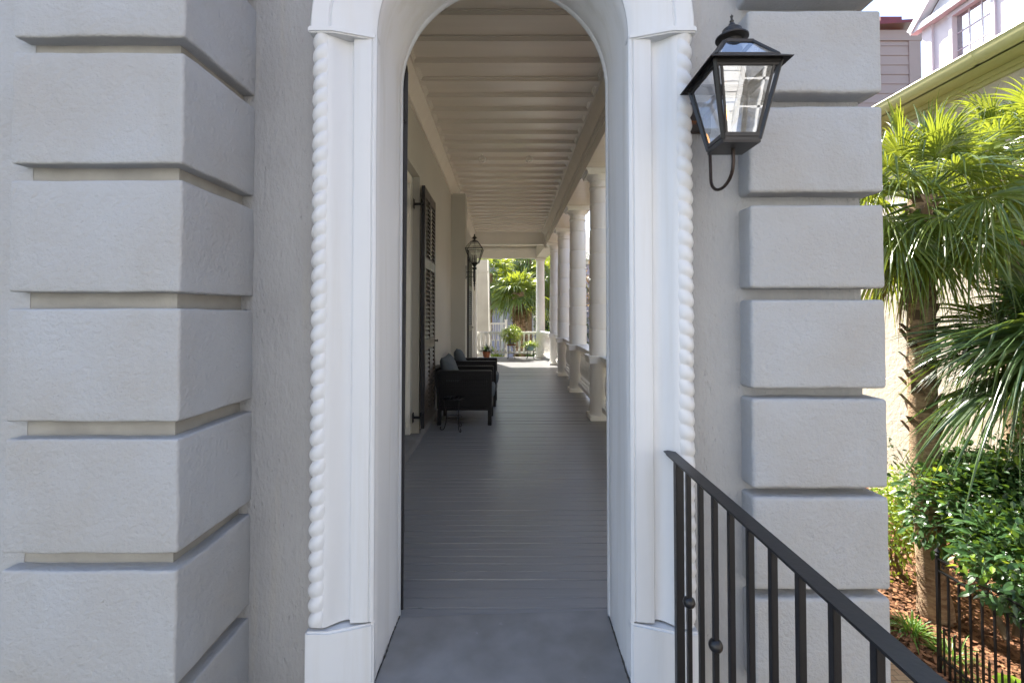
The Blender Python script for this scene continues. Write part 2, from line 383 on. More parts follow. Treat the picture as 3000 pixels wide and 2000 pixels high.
# masses
g = MB(); g.box(-7, -1.175, 1.6, 1.979, GZ, 9.0); g.build('wall', 'joint', house)
g = MB(); g.box(-7, -1.45, 1.979, 15.35, GZ, 9.0); g.build('house_mass', 'wall', house)
g = MB(); g.box(-7.3, -1.2, 1.4, 15.6, 9.0, 9.15); g.build('roof', 'redroof', house)
g = MB(); g.box(-1.45, 1.505, 1.981, 15.5, 4.25, 4.45); g.build('unseen_roof_slab', 'wall', house)  # unseen upper storey cut down to a slab so sun reaches the garden
g = MB(); g.box(-1.45, 1.54, 1.95, 15.6, 4.45, 4.5); g.build('porch_roof', 'trim', house)
g = MB(); g.box(-7, -1.69, 1.5982, 1.5995, GZ, 9)
g.build('wall_render', 'block', house)
# screen wall with the arch
def arch_wall(y0, y1, m, name, rr=0.0):
    g = MB(); n = 32; x0, x1, z0, z1 = -1.45, 1.522, GZ, 4.25
    L, Rr = XL-rr, XR+rr
    ring = [(XC+(RA+rr)*math.cos(PI*i/n), ZS+(RA+rr)*math.sin(PI*i/n)) for i in range(n+1)]
    for y, rev in ((y0, 0), (y1, 1)):
        def q(p): g.add([(a, y, b) for a, b in p], [tuple(range(len(p)))])
        q([(x0, z0), (L, z0), (L, ZS), (x0, ZS)]); q([(Rr, z0), (x1, z0), (x1, ZS), (Rr, ZS)])
        q([(L, z0), (Rr, z0), (Rr, -.012), (L, -.012)])
        for i in range(n):
            a, b = ring[i], ring[i+1]
            def out(p):
                dx = p[0]-XC; dz = p[1]-ZS
                return (x1 if dx > 0 else x0, p[1]) if abs(dx) > dz else None
            q([a, (a[0], z1), (b[0], z1), b])
        q([(x0, ZS), (L, ZS), (L, z1), (x0, z1)]); q([(Rr, ZS), (x1, ZS), (x1, z1), (Rr, z1)])
    for a, b in (((x0, z0), (x0, z1)), ((x1, z0), (x1, z1)), ((x0, z1), (x1, z1))):
        g.add([(a[0], y0, a[1]), (b[0], y0, b[1]), (b[0], y1, b[1]), (a[0], y1, a[1])], [(0,1,2,3)])
    return g.build(name, m, house, recalc=False)
arch_wall(YW, YB-.004, 'wall', 'street_wall', rr=.012)
# reveal: jambs and barrel, as one strip with slight waviness
g = MB(); path = [(XL, GZ*0-.02+ (ZS+.02)*i/24, -1, 0) for i in range(24)]
path += [(XC+RA*math.cos(PI-PI*i/40), ZS+RA*math.sin(PI*i/40), 0, 0) for i in range(41)]
path += [(XR, ZS-(ZS+.02)*(i+1)/24, 1, 0) for i in range(24)]
ys = [YF, YF+.004, YF+.02, 1.95, 2.02, 2.09, 2.16, 2.23, YB-.012, YB]
vs = []; fs = []
for (x, z, *_r) in path:
    nx, nz = (x-XC, max(0, z-ZS)); ln = math.hypot(nx, nz) or 1; nx /= ln; nz /= ln
    for j, y in enumerate(ys):
        off = .004*noise.noise(Vector((x*3, y*6, z*2))) + (.012 if j == 0 else (.006 if j == 1 else 0)) + (.006 if j == len(ys)-1 else 0)
        vs.append((x+nx*off, y, z+nz*off))
k = len(ys)
for i in range(len(path)-1):
    for j in range(k-1): fs.append((i*k+j, i*k+j+1, (i+1)*k+j+1, (i+1)*k+j))
g.add(vs, fs); g.build('arch_reveal', 'reveal', house, smooth=60)
# thin bead at the back edge of the reveal
g = MB(); k = 5; vs = []; fs = []
for (x, z, *_r) in path:
    nx, nz = (x-XC, max(0, z-ZS)); ln = math.hypot(nx, nz) or 1; nx /= ln; nz /= ln
    for (o, y) in ((.003, 2.290), (-.003, 2.300), (-.007, 2.312), (-.005, 2.324), (.02, 2.326)): vs.append((x+nx*o, y, z+nz*o))
for i in range(len(path)-1):
    for j in range(k-1): fs.append((i*k+j, i*k+j+1, (i+1)*k+j+1, (i+1)*k+j))
g.add(vs, fs); g.build('bead', 'white', house, smooth=40)

# the white surround: mouldings, rope, impost, plinth, archivolt
sur = grp('door_surround', house, 'white moulded surround of the arched doorway')
PROF = [(0, YF+.01), (0, YF), (.006, 1.878), (.014, 1.876), (.018, 1.880), (.022, 1.875), (.085, 1.870), (.092, 1.872), (.095, 1.882), (.101, 1.891),
        (.110, 1.892), (.125, 1.886), (.140, 1.876), (.155, 1.864), (.168, 1.853), (.178, 1.846), (.185, 1.843), (.189, 1.841), (.194, 1.842), (.200, 1.856), (.24, 1.875), (.245, YW+.001)]
def side(sx):
    xe = XL if sx < 0 else XR
    g = MB(); vs = []; fs = []; zz = [.26 + (ZS-.26)*i/30 for i in range(31)]; k = len(PROF)
    for z in zz:
        for u, y in PROF:
            o = .0018*noise.noise(Vector((u*20, z*2.5, sx*4)))
            vs.append((xe + sx*(u+o), y+o, z))
    for i in range(30):
        for j in range(k-1): fs.append((i*k+j, i*k+j+1, (i+1)*k+j+1, (i+1)*k+j))
    g.add(vs, fs); g.build('moulding', 'white', sur, smooth=38)
    # rope: a core with fat twisted strands
    g = MB(); cx = xe + sx*.213; cy = 1.872; n = 20; pitch = .0603; nz = int((ZS-.26)/.0040); vs = []; fs = []
    for i in range(nz+1):
        z = .262 + (ZS-.262)*i/nz
        for j in range(n):
            a = 2*PI*j/n
            ph = (z/pitch + sx*(a+PI/2)/(2*PI)*1.35) % 1.0
            s_ = abs(math.sin(PI*ph)); att = min(1, max(0, (math.cos(a - (PI if sx < 0 else 0)) + .80)/.95)); r = .0310 + .0155*att*(s_**.62) + .009*(1-att)
            r *= 1 + .05*noise.noise(Vector((j*.3, z*14, sx)))
            vs.append((cx + r*math.cos(a)*1.0, cy + r*math.sin(a)*.95, z))
    for i in range(nz):
        for j in range(n): fs.append((i*n+j, i*n+(j+1) % n, (i+1)*n+(j+1) % n, (i+1)*n+j))
    g.add(vs, fs); g.build('rope_moulding', 'white', sur, smooth=180)
    # plinth and impost share a plan
    def plan(e, eo=0):
        P = [(0+e*0, YF+.05), (0, YF-.002-e), (.165, 1.828-e), (.258+e, 1.828-e), (.258+e, YW+.001)]
        return [(xe + sx*u, y) for u, y in P]
    bm = bmesh.new()
    def prism(e, z0, z1, name, rough=True):
        g = MB(); P = plan(e); 
        if sx > 0: P = P[::-1]
        g.prism(P, 'z', z0, z1); return g.build(name, 'white', sur, bevel=.006 if name != 'plinth' else .008, seg=3)
    prism(0, GZ, .25, 'plinth')
    prism(.007, ZS-.012, ZS+.016, 'impost')
side(-1); side(1)
g = MB(); n = 48; AP = [(0, YF+.01), (0, YF), (.006, 1.878), (.03, 1.868), (.165, 1.834), (.172, 1.833), (.180, 1.838), (.186, 1.832), (.25, 1.826), (.257, 1.833), (.257, YW+.001)]
vs = []; fs = []; k = len(AP)
for i in range(n+1):
    a = PI*i/n
    for u, y in AP:
        o = .002*noise.noise(Vector((u*10, a*4, 7)))
        vs.append((XC+(RA+u+o)*math.cos(a), y+o, ZS+.01+(RA+u+o)*math.sin(a)))
for i in range(n):
    for j in range(k-1): fs.append((i*k+j, i*k+j+1, (i+1)*k+j+1, (i+1)*k+j))
g.add(vs, fs); g.build('archivolt', 'white', sur, smooth=38)

# rusticated corner blocks
H = 1.515
for k in range(-7, 5):
    zt = H + .013 + .4395*k; zb = zt - .3825
    if k in (2,): zt += .003
    build_bm(rough_block(-1.713-.008*k*0, -1.124, 1.545, 1.985, zb, zt, r=.009, seed=k, step=.035), 'corner_block', 'block', house)
tops = [2.09, 1.68, 1.272, .865, .449, .0546, -.356, -.759, -1.170, -1.58, -1.99, -2.40]
bots = [1.74, 1.332, .924, .503, .102, -.315, -.723, -1.137, -1.53, -1.94, -2.35, -2.76]
for i, (t, b) in enumerate(zip(tops, bots)):
    build_bm(rough_block(.995, 1.556, 1.888, 2.40, H+b, H+t, r=.015, seed=i+20, step=.035), 'corner_block', 'block', house)
g = MB(); g.box(1.02, 1.522, YB-.002, 2.39, GZ, 4.25); g.build('pier', 'joint', house)

# lead sill and porch floor
g = MB(); g.prism([(XL+.002, 1.80), (XR-.002, 1.80), (XR-.002, 2.352), (XL+.002, 2.298)], 'z', -.16, .006); g.build('door_sill', 'sill', house, bevel=.006)
g = MB(); bw = .0826; y = 2.29; 
random.seed(5)
while y < 15.6:
    zc = random.uniform(-.0012, .0012); x1 = 1.52
    y1 = y + bw; gp = .0040
    vs = [(-1.5, y, -.012), (-1.5, y+gp, -.001+zc), (-1.5, y1-gp, -.001+zc+random.uniform(-.0013, .0013)), (-1.5, y1, -.012)]
    vs += [(x1, *v[1:]) for v in vs]
    g.add(vs, [(0,1,5,4), (1,2,6,5), (2,3,7,6)]); y = y1
g.box(-1.5, 1.50, 2.29, 15.6, -.2, -.014)
g.build('porch_floor', 'floor', house)
g = MB(); g.box(-1.5, 1.47, 2.33, 15.55, GZ, -.2); g.build('foundation', 'wall', house)

# dark grit line where the sill meets the jambs
for xx, sgn in ((XL, 1), (XR, -1)):
    g = MB()
    pts = [(xx + sgn*(.004+.006*noise.noise(Vector((y_*9, sgn, 0)))), y_, .006) for y_ in [1.90+.4*i/24 for i in range(25)]]
    g.tube(pts, [.001+.009*abs(noise.noise(Vector((i*.55, sgn*3, 1)))) for i in range(25)], 6)
    g.build('caulk', 'grit', house)
# porch wall (follows wx)
def wbox(g, y0, y1, o0, o1, z0, z1):
    g.add([(wx(y0)+o0, y0, z0), (wx(y0)+o1, y0, z0), (wx(y1)+o1, y1, z0), (wx(y1)+o0, y1, z0),
           (wx(y0)+o0, y0, z1), (wx(y0)+o1, y0, z1), (wx(y1)+o1, y1, z1), (wx(y1)+o0, y1, z1)],
          [(3,2,1,0),(4,5,6,7),(0,1,5,4),(1,2,6,5),(2,3,7,6),(3,0,4,7)])
g = MB()
O1 = (4.12, 5.43); O2 = (9.6, 10.85)
for a, b in ((YB-.002, O1[0]), (O1[1], O2[0]), (O2[1], 15.3)): wbox(g, a, b, -.34, 0, -.01, 4.2)
for a, b in (O1, O2):
    wbox(g, a, b, -.34, 0, 3.14, 4.2); wbox(g, a, b, -.34, -.30, .1, 3.14)
g.build('porch_wall', 'pwall', house)
for a, b in (O1, O2):
    fr = grp('window_frame', house)
    g = MB()
    wbox(g, b-.11, b-.002, -.20, -.085, .095, 3.135); wbox(g, a+.002, a+.11, -.20, -.085, .095, 3.135); wbox(g, a+.11, b-.11, -.20, -.085, 3.03, 3.135)
    wbox(g, b-.15, b-.11, -.22, -.125, .25, 3.03); wbox(g, a+.11, a+.15, -.22, -.125, .25, 3.03)
    wbox(g, a+.15, b-.15, -.22, -.125, 2.96, 3.03); wbox(g, a+.11, b-.11, -.22, -.125, .18, .25)
    g.build('casing', 'trim', fr, bevel=.004)
    g = MB()
    for z in (.95, 1.65, 2.35): wbox(g, a+.15, b-.15, -.21, -.18, z, z+.04)
    wbox(g, (a+b)/2-.02, (a+b)/2+.02, -.213, -.177, .25, 2.96); g.build('muntins', 'trim', fr)
    g = MB(); wbox(g, a+.15, b-.15, -.20, -.19, .25, 2.96); g.build('pane', 'glass3', fr)
    g = MB(); wbox(g, a+.002, b-.002, -.29, .03, 0.0, .09); g.build('threshold', 'sill', fr, bevel=.006)
# grey baseboard
g = MB()
for a, b in ((YB+.1, O1[0]-.01), (O1[1]+.01, 8.62)): wbox(g, a, b, 0.001, .018, -.001, .12)
g.build('baseboard', 'sill', house)
# projecting pier and cornice
g = MB(); g.box(wx(8.7)-.02, -.87, 8.6, 9.0-.06, -.001, 3.78); g.build('wall_pier', 'pwall', house, bevel=.008)
def cornice(g, a, b, x_in=0):
    wbox(g, a, b, -.01, .030, 3.752, 3.785)
    pr = [(-.01, 3.785), (.018, 3.785), (.108, 3.960), (.108, 3.969), (-.01, 3.969)]; n = len(pr)
    g.add([(wx(a)+o, a, z) for o, z in pr] + [(wx(b)+o, b, z) for o, z in pr], [tuple(range(n)), tuple(range(n, 2*n))] + [(i, (i+1) % n, (i+1) % n+n, i+n) for i in range(n)])
g = MB(); cornice(g, YB+.002, 13.9); g.build('cornice', 'ceil', house, bevel=.004)
# white corner board by the end
g = MB(); wbox(g, 14.6, 15.36, -.3, .075, -.001, 3.6); g.build('corner_board', 'trim', house, bevel=.005)

# ceiling of framed panels
ZC = 3.965
g = MB(); p = .356; y = 2.325
def ring(g, r0, z0, r1, z1):
    a = [(r0[0], r0[2], z0), (r0[1], r0[2], z0), (r0[1], r0[3], z0), (r0[0], r0[3], z0)]
    b = [(r1[0], r1[2], z1), (r1[1], r1[2], z1), (r1[1], r1[3], z1), (r1[0], r1[3], z1)]
    g.add(a+b, [(i, (i+1) % 4, (i+1) % 4+4, i+4) for i in range(4)])
while y < 13.99:
    x0, x1 = wx(y)+.0, 1.06
    cell = (x0, x1, y, y+p)
    r = (wx(y)+.125, .93, y+.047, y+p-.047)
    ins = lambda r, d: (r[0]+d, r[1]-d, r[2]+d, r[3]-d)
    seq = [(r, ZC), (ins(r, .002), ZC+.011), (ins(r, .012), ZC+.013), (ins(r, .014), ZC+.024), (ins(r, .026), ZC+.026), (ins(r, .028), ZC+.036)]
    ring(g, cell, ZC, r, ZC)
    for (a, za), (b, zb) in zip(seq, seq[1:]): ring(g, a, za, b, zb)
    q, zq = seq[-1]; zq2 = zq + random.uniform(-.002, .002)
    g.add([(q[0], q[2], zq), (q[1], q[2], zq), (q[1], q[3], zq2), (q[0], q[3], zq2)], [(0,1,2,3)])
    y += p
g.build('porch_ceiling', 'ceil', house, recalc=False)
g = MB(); g.box(-1.4, 1.2, 2.325, 15.5, 4.05, 4.2); g.build('ceiling_deck', 'ceil', house)
g = MB(); g.box(-1.4, 1.06, 14.12, 15.42, 3.745, 3.76); g.build('ceiling_panel', 'ceil', house)
# beams
g = MB(); g.box(1.055, 1.50, 2.322, 14.0, 3.55, 4.24); g.box(1.040, 1.056, 2.322, 14.0, 3.70, 3.72)
g.add([(1.056, 2.322, 3.82), (1.04, 2.322, 3.82), (.955, 2.322, 3.962), (.955, 2.322, 3.969), (1.056, 2.322, 3.969), (1.056, 13.95, 3.82), (1.04, 13.95, 3.82), (.955, 13.95, 3.962), (.955, 13.95, 3.969), (1.056, 13.95, 3.969)], [(0,1,2,3,4), (5,6,7,8,9), (0,1,6,5), (1,2,7,6), (2,3,8,7), (3,4,9,8), (4,0,5,9)])
g.box(1.5, 1.56, 2.4, 15.7, 3.8, 4.24)
g.build('side_beam', 'ceil', house, bevel=.003)
g = MB(); g.box(-1.4, 1.054, 13.96, 14.14, 3.61, 4.2); g.box(-1.4, 1.054, 13.93, 13.97, 3.61, 3.65); g.build('cross_beam', 'trim', house, bevel=.004)
g = MB(); g.box(-1.4, 1.16, 15.36, 15.55, 3.36, 4.22); g.box(-1.4, 1.16, 15.33, 15.37, 3.60, 3.66); g.box(-1.4, 1.16, 15.31, 15.34, 3.66, 3.69); g.build('end_beam', 'trim', house, bevel=.004)
g = MB(); g.add([(1.00, 13.9, 3.5), (1.50, 13.9, 3.5), (1.16, 15.4, 3.36), (.84, 15.4, 3.36), (1.0, 13.9, 4.2), (1.5, 13.9, 4.2), (1.16, 15.4, 4.2), (.84, 15.4, 4.2)],
    [(0,1,2,3), (4,5,6,7), (0,1,5,4), (1,2,6,5), (2,3,7,6), (3,0,4,7)]); g.build('corner_beam', 'trim', house)
# grey tapered wing wall beyond the railing
g = MB(); g.prism([(-1.75, GZ), (-.80, GZ), (-.815, 0.6), (-.875, 3.5), (-1.75, 3.5)], 'y', 17.0, 17.7); g.box(-1.8, -.86, 16.97, 17.73, 3.02, 3.07)
g.build('wing_wall', 'wing', house)
g = MB(); g.prism([(-.825, GZ), (-.785, GZ), (-.80, .6), (-.86, 3.5), (-.90, 3.5), (-.84, .6)], 'y', 16.985, 17.72); g.build('wing_wall_edge', 'trim', house)

# columns
CXX = 1.295
CY = [4.315 + 2.27*i for i in range(5)]
def shaft_prof(z0, z1, r0, r1, joints):
    P = []; zz = sorted(joints)
    rr = lambda z: r0 + (r1-r0)*((z-z0)/(z1-z0))**1.3
    P.append((rr(z0), z0))
    for z in zz:
        P += [(rr(z)+.004, z-.012), (rr(z)+.002, z-.008), (rr(z)-.014, z-.006), (rr(z)-.014, z+.006), (rr(z)-.002, z+.008), (rr(z)-.002, z+.03), (rr(z), z+.032)]
    P.append((r1, z1)); return P
col0 = grp('column', house)
g = MB(); g.lathe(shaft_prof(.905, 3.30, .168, .146, [1.28+.36*i for i in range(6)]) , n=36); g.build('shaft', 'colm', col0, smooth=30)
g = MB(); g.lathe([(.146, 3.28), (.160, 3.295), (.166, 3.31), (.160, 3.325), (.148, 3.335), (.148, 3.40), (.158, 3.405), (.160, 3.42), (.185, 3.455), (.195, 3.475)], n=36)
g.box(-.215, .215, -.215, .215, 3.475, 3.52); g.box(-.235, .235, -.235, .235, 3.52, 3.535); g.box(-.245, .245, -.245, .245, 3.535, 3.549); g.build('capital', 'colm', col0, smooth=30)
g = MB(); g.lathe([(.172, .065), (.165, .09), (.163, .2), (.163, .82)], n=36); g.build('pedestal', 'colm', col0, smooth=40)
g = MB(); g.box(-.185, .185, -.185, .185, 0.0, .068); g.build('plinth', 'colm', col0, bevel=.006)
g = MB(); g.box(-.20, .19, -.20, .20, .80, .885); g.box(-.215, .20, -.215, .215, .885, .908); g.build('pedestal_cap', 'colm', col0, bevel=.004)
col0.location = (CXX, CY[0], 0)
for yy in CY[1:]:
    c = copy_tree(col0, house); c.location = (CXX, yy, 0)
c = grp('corner_column', house); c.location = (.985, 15.42, 0)
g = MB(); g.lathe([(.155, .07), (.152, .9), (.15, 1.5), (.135, 3.26), (.135, 3.265)], n=32); g.build('shaft', 'colm', c, smooth=40)
g = MB(); g.lathe([(.135, 3.26), (.155, 3.28), (.155, 3.30), (.14, 3.31)], n=32); g.box(-.17, .17, -.17, .17, 3.31, 3.358); g.build('capital', 'colm', c, smooth=30)
g = MB(); g.box(-.18, .18, -.18, .18, 0, .07); g.build('plinth', 'colm', c, bevel=.005)

# balustrades
BAL = [(.026, .0), (.026, .055), (.018, .06), (.030, .075), (.034, .09), (.030, .105), (.018, .12), (.016, .135), (.024, .15), (.036, .20), (.042, .25), (.040, .30), (.030, .38), (.021, .45), (.018, .49), (.026, .50), (.026, .51), (.018, .515), (.020, .53), (.026, .545), (.026, .56)]
g = MB(); g.lathe(BAL, n=12); g.box(-.034, .034, -.034, .034, 0, .055); g.box(-.034, .034, -.034, .034, .53, .60)
balproto = g.build('baluster', 'colm', None, smooth=35)
def balustrade(p, q, n, zt, zb, bot_h=.07, rail_w=.20, label=None):
    b = grp('railing', house, label)
    p = Vector((*p, 0)); q = Vector((*q, 0)); d = (q-p).normalized()
    g = MB(); up = (0, 0, 1)
    g.bar(p+Vector((0,0,zt-.012)), q+Vector((0,0,zt-.012)), rail_w, .024); g.bar(p+Vector((0,0,zt-.05)), q+Vector((0,0,zt-.05)), rail_w-.035, .052); g.build('handrail', 'colm', b, bevel=.004)
    g = MB(); g.bar(p+Vector((0,0,zb+bot_h/2)), q+Vector((0,0,zb+bot_h/2)), rail_w-.08, bot_h); g.build('bottom_rail', 'colm', b, bevel=.004)
    hh = zt-.076-(zb+bot_h)
    for i in range(n):
        t = (i+.5)/n; o = balproto.copy(); C.objects.link(o); o.parent = b
        o.location = p.lerp(q, t) + Vector((0, 0, zb+bot_h-.001)); o.scale = (1, 1, hh/.60+.003)
        o.rotation_euler = (0, 0, math.atan2(d.y, d.x))
    return b
balustrade((1.335, 2.38), (1.335, CY[0]-.17), 11, .905, .12)
for i in range(4):
    balustrade((1.335, CY[i]+.17), (1.335, CY[i+1]-.17), 12, .905, .12)
balustrade((1.28, CY[4]+.17), (1.03, 15.30), 9, .905, .12)
balustrade((-1.26, 15.47), (.84, 15.47), 13, .875, .13, rail_w=.14)
bpy.data.objects.remove(balproto)

# black arched door leaf standing open against the inside
leaf = grp('door_leaf', house, 'black door leaf folded back inside the arch')
g = MB(); n = 10
prof = [(2.338, .012), (2.338, 2.76)] + [(2.338 + .50*i/n, 2.76 + .30*math.sin(PI/2*i/n)) for i in range(1, n+1)] + [(2.838, .012)]
for s_, (xa, xb) in enumerate(((-.585, -.5335),)):
    m = len(prof)
    def sh(x, z, y=2.338): return x - .014*(1 - z/3) - .30*(y-2.338)
    g.add([(sh(xa, z, y), y, z) for y, z in prof] + [(sh(xb, z, y), y, z) for y, z in prof], [tuple(range(m)), tuple(range(m, 2*m))] + [(i, (i+1) % m, (i+1) % m+m, i+m) for i in range(m)])
g.build('panel', 'blackw', leaf)
g = MB()
for z in (.4, 1.5, 2.5): g.box(-.59, -.545, 2.326, 2.345, z, z+.09)
g.build('hinge', 'black', leaf)

# shutters folded back on the wall
def shutter(y0, W, z0, z1, ang, off):
    s = grp('shutter', house, 'tall louvred shutter in dark paint')
    s.location = (wx(y0)+off, y0, 0); s.rotation_euler = (0, 0, ang)
    # local: x thickness (0..-.04), y width
    g = MB(); st = .075
    def rail(a, b): g.box(-.036, -.002, st, W-st, a, b)
    g.box(-.04, 0, 0, st, z0, z1); g.box(-.04, 0, W-st, W, z0, z1); g.box(-.038, -.001, W/2-.02, W/2+.02, z0+.02, z1-.02)
    zr = [z0, z0+.34, 1.10, 1.20, 2.05, 2.17, z1-.13, z1]
    rail(z0, z0+.14); rail(1.06, 1.19); rail(2.05, 2.17); rail(z1-.12, z1)
    g.build('frame', 'shutter', s, bevel=.003)
    g = MB()
    g.box(-.041, .001, -.003, .012, z0, z1); g.build('edge', 'blackw', s)
    g = MB()
    for a, b in ((z0+.14, 1.06), (1.19, 2.05), (2.17, z1-.12)):
        n = int((b-a)/.052)
        for i in range(n):
            z = a + (b-a)*(i+.5)/n
            for ya, yb in ((st, W/2-.02), (W/2+.02, W-st)):
                g.add([(-.034, ya, z+.022), (-.034, yb, z+.022), (-.006, yb, z-.022), (-.006, ya, z-.022),
                       (-.030, ya, z+.029), (-.030, yb, z+.029), (-.002, yb, z-.015), (-.002, ya, z-.015)], [(0,1,2,3),(4,5,6,7),(0,1,5,4),(1,2,6,5),(2,3,7,6),(3,0,4,7)])
    g.build('louvres', 'shutter', s)
    for z in (z0+.18, z1-.20):
        g = MB(); g.box(-.035, -.012, -.075, .0, z-.022, z+.022); g.box(-.115, -.035, -.075, -.06, z-.05, z-.022); g.box(-.12, -.112, -.10, -.04, z-.09, z+.02)
        g.build('hinge', 'black', s)
    g = MB(); g.lathe([(.0, 0), (.012, .0), (.012, .025), (.02, .03), (.02, .04), (0.001, .045)], n=10, T=Matrix.Translation((0, W-.04, 1.14)) @ Matrix.Rotation(PI/2, 4, 'Y')); g.build('latch', 'black', s, smooth=40)
    return s
shutter(5.36, .86, .16, 3.02, R(1.0), .075)
shutter(10.92, .92, .16, 3.02, R(.3), .15)

# ------------------------------------------------------------------ stoop landing and its iron railing
g = MB(); g.box(-1.1, .75, -1.0, 1.80, GZ, -.165); tag(g.build('landing', 'landing', bevel=.01), kind='structure')
rail = empty('iron_railing', (.64, .5, -.165), label='black iron railing with ball knops beside the arched doorway', cat='railing')
def L(p, o=(.64, .5, -.165)): return (p[0]-o[0], p[1]-o[1], p[2]-o[2])
g = MB(); X = .64; zt = .955
g.add([L(v) for v in [(X-.019, 1.858, zt), (X+.019, 1.875, zt), (X+.019, -.7, zt), (X-.019, -.7, zt), (X-.019, 1.838, zt-.013), (X+.019, 1.850, zt-.013), (X+.019, -.7, zt-.013), (X-.019, -.7, zt-.013)]],
      [(0,1,2,3), (4,5,6,7), (0,1,5,4), (1,2,6,5), (2,3,7,6), (3,0,4,7)])
g.build('top_rail', 'black', rail, bevel=.0035, seg=3)
g = MB(); g.box(*[v for v in (-.012, .012)], -1.2, 1.25, .075, .09); g.build('bottom_rail', 'black', rail, bevel=.002)
for yy in (1.755, -.68):
    g = MB(); p = L((X, yy, -.165)); g.box(p[0]-.015, p[0]+.015, p[1]-.015, p[1]+.015, 0, 1.107); g.build('post', 'black', rail, bevel=.002)
for k in range(22):
    yy = 1.660 - .1065*k
    p = L((X, yy, 0)); g = MB(); g.box(-.0082, .0082, -.0082, .0082, .09, 1.107); b = g.build('baluster', 'black', rail, bevel=.0012); b.location = (p[0], p[1], 0)
    if k % 2 == 0:
        g = MB(); m_ = 10; g.lathe([(.0212*math.sin(PI*i/m_)+.0005, -.0212*math.cos(PI*i/m_)) for i in range(m_+1)], n=16)
        s_ = g.build('knop', 'black', b, smooth=180); s_.location = (0, 0, .475+.165)

# ------------------------------------------------------------------ front lantern
lan = empty('wall_lantern', (.827, 1.98, H+.868), label='large black four-sided gas lantern bracketed to the stucco right of the arch', cat='lantern')
LX, LY = 0.0, -.295       # centre relative to the wall
def sq(h, z): return [(LX-h, LY-h, z), (LX+h, LY-h, z), (LX+h, LY+h, z), (LX-h, LY+h, z)]
zb, ztop = -.245, .018
fb, ft = .064, .115
def corners(h, z): return [Vector(v) for v in sq(h, z)]
B, T_ = corners(fb, zb), corners(ft, ztop)
g = MB()
for i in range(4):
    g.bar(B[i], T_[i], .013, .013, up=(1, 1, 0) if i % 2 else (1, -1, 0))
    j = (i+1) % 4
    g.bar(B[i], B[j], .010, .016); g.bar(T_[i], T_[j], .010, .022)
    # inner door frame lines
for i in (0, 3):
    j = (i+1) % 4
    for t in (.09, .91):
        a = B[i].lerp(B[j], t); b = T_[i].lerp(T_[j], t); g.bar(a, b, .009, .006, up=(0, 1, 0) if i == 0 else (1, 0, 0))
    g.bar(B[i].lerp(T_[i], .06), B[j].lerp(T_[j], .06), .008, .016); g.bar(B[i].lerp(T_[i], .94), B[j].lerp(T_[j], .94), .008, .014)
g.build('cage', 'lamp', lan, bevel=.0015)
g = MB(); g.add(sq(fb+.003, zb-.012) + sq(fb+.003, zb+.004), [(0,1,2,3), (4,5,6,7), (0,1,5,4), (1,2,6,5), (2,3,7,6), (3,0,4,7)]); g.build('floor_plate', 'lamp', lan)
g = MB()
for i in range(4):
    j = (i+1) % 4; e = .004
    a, b, c_, d_ = (B[i].lerp(B[j], .07), B[i].lerp(B[j], .93), T_[i].lerp(T_[j], .93), T_[i].lerp(T_[j], .07)); g.add([a, b, c_, d_], [(0,1,2,3)])
g.build('glazing', 'glass', lan, recalc=False)
# roof: eave flange, sloping bars, upper ring
g = MB(); h0, h1, h2 = .142, .112, .052; z1, z2 = .024, .118
for i in range(4):
    j = (i+1) % 4
    E, F = corners(h0, z1-.008), corners(h1, z1+.012); U = corners(h2, z2)
    g.add([E[i], E[j], F[j], F[i], E[i]+Vector((0,0,-.004)), E[j]+Vector((0,0,-.004)), F[j]+Vector((0,0,-.006)), F[i]+Vector((0,0,-.006))], [(0,1,2,3), (4,5,6,7), (0,1,5,4), (1,2,6,5), (2,3,7,6), (3,0,4,7)])
    g.bar(F[i], U[i], .016, .008, up=(0, 0, 1)); g.bar(U[i], U[j], .012, .012); g.bar(F[i], F[j], .008, .010)
g.build('roof_frame', 'lamp', lan, bevel=.001)
g = MB(); F = corners(h1-.004, z1+.012); U = corners(h2, z2)
for i in range(4): j = (i+1) % 4; g.add([F[i], F[j], U[j], U[i]], [(0,1,2,3)])
g.build('roof_glazing', 'glass', lan, recalc=False)
g = MB(); g.lathe([(.036, .112), (.034, .118), (.034, .150), (.052, .153), (.058, .156), (.058, .161), (.050, .166), (.036, .176), (.034, .190), (.028, .196), (.014, .202), (.012, .212), (.006, .218), (.008, .224), (.004, .230), (.004, .238), (.006, .242), (.001, .250)], c=(LX, LY, 0), n=28)
g.build('chimney', 'lamp', lan, smooth=35)
g = MB(); pts = [(LX+.0, LY, zb-.01), (LX, LY-.002, zb-.06)]
for i in range(13):
    a = PI*i/12; pts.append((LX, LY+.095-.095*math.cos(a), zb-.07-.065*math.sin(a)))
pts += [(LX, LY+.192, zb-.02), (LX, LY+.196, zb+.05), (LX, LY+.21, zb+.12), (LX, 0, zb+.17)]
g.tube(pts, .0065, 10); g.build('gas_pipe', 'copper', lan, smooth=60)
g = MB(); g.box(-.074, .045, -.012, .004, -.085, .05)
g.tube([(-.055, -.006, -.05), (-.066, -.006, -.03), (-.058, -.006, -.005), (-.066, -.006, .02), (-.055, -.006, .045)], .008, 8); g.build('wall_plate', 'rust', lan, bevel=.003)
g = MB(); g.bar((0, 0, .0), (LX, LY+ft, .0), .03, .012); g.bar((0, 0, -.06), (LX, LY+.1, -.02), .02, .008)
g.box(-.10, .10, LY+.098, LY+.104, -.005, .01); g.build('bracket', 'rust', lan)
g = MB(); g.lathe([(.014, zb), (.014, -.155), (.005, -.15)], c=(LX-.02, LY, 0), n=14); g.build('burner', 'candle', lan, smooth=40)
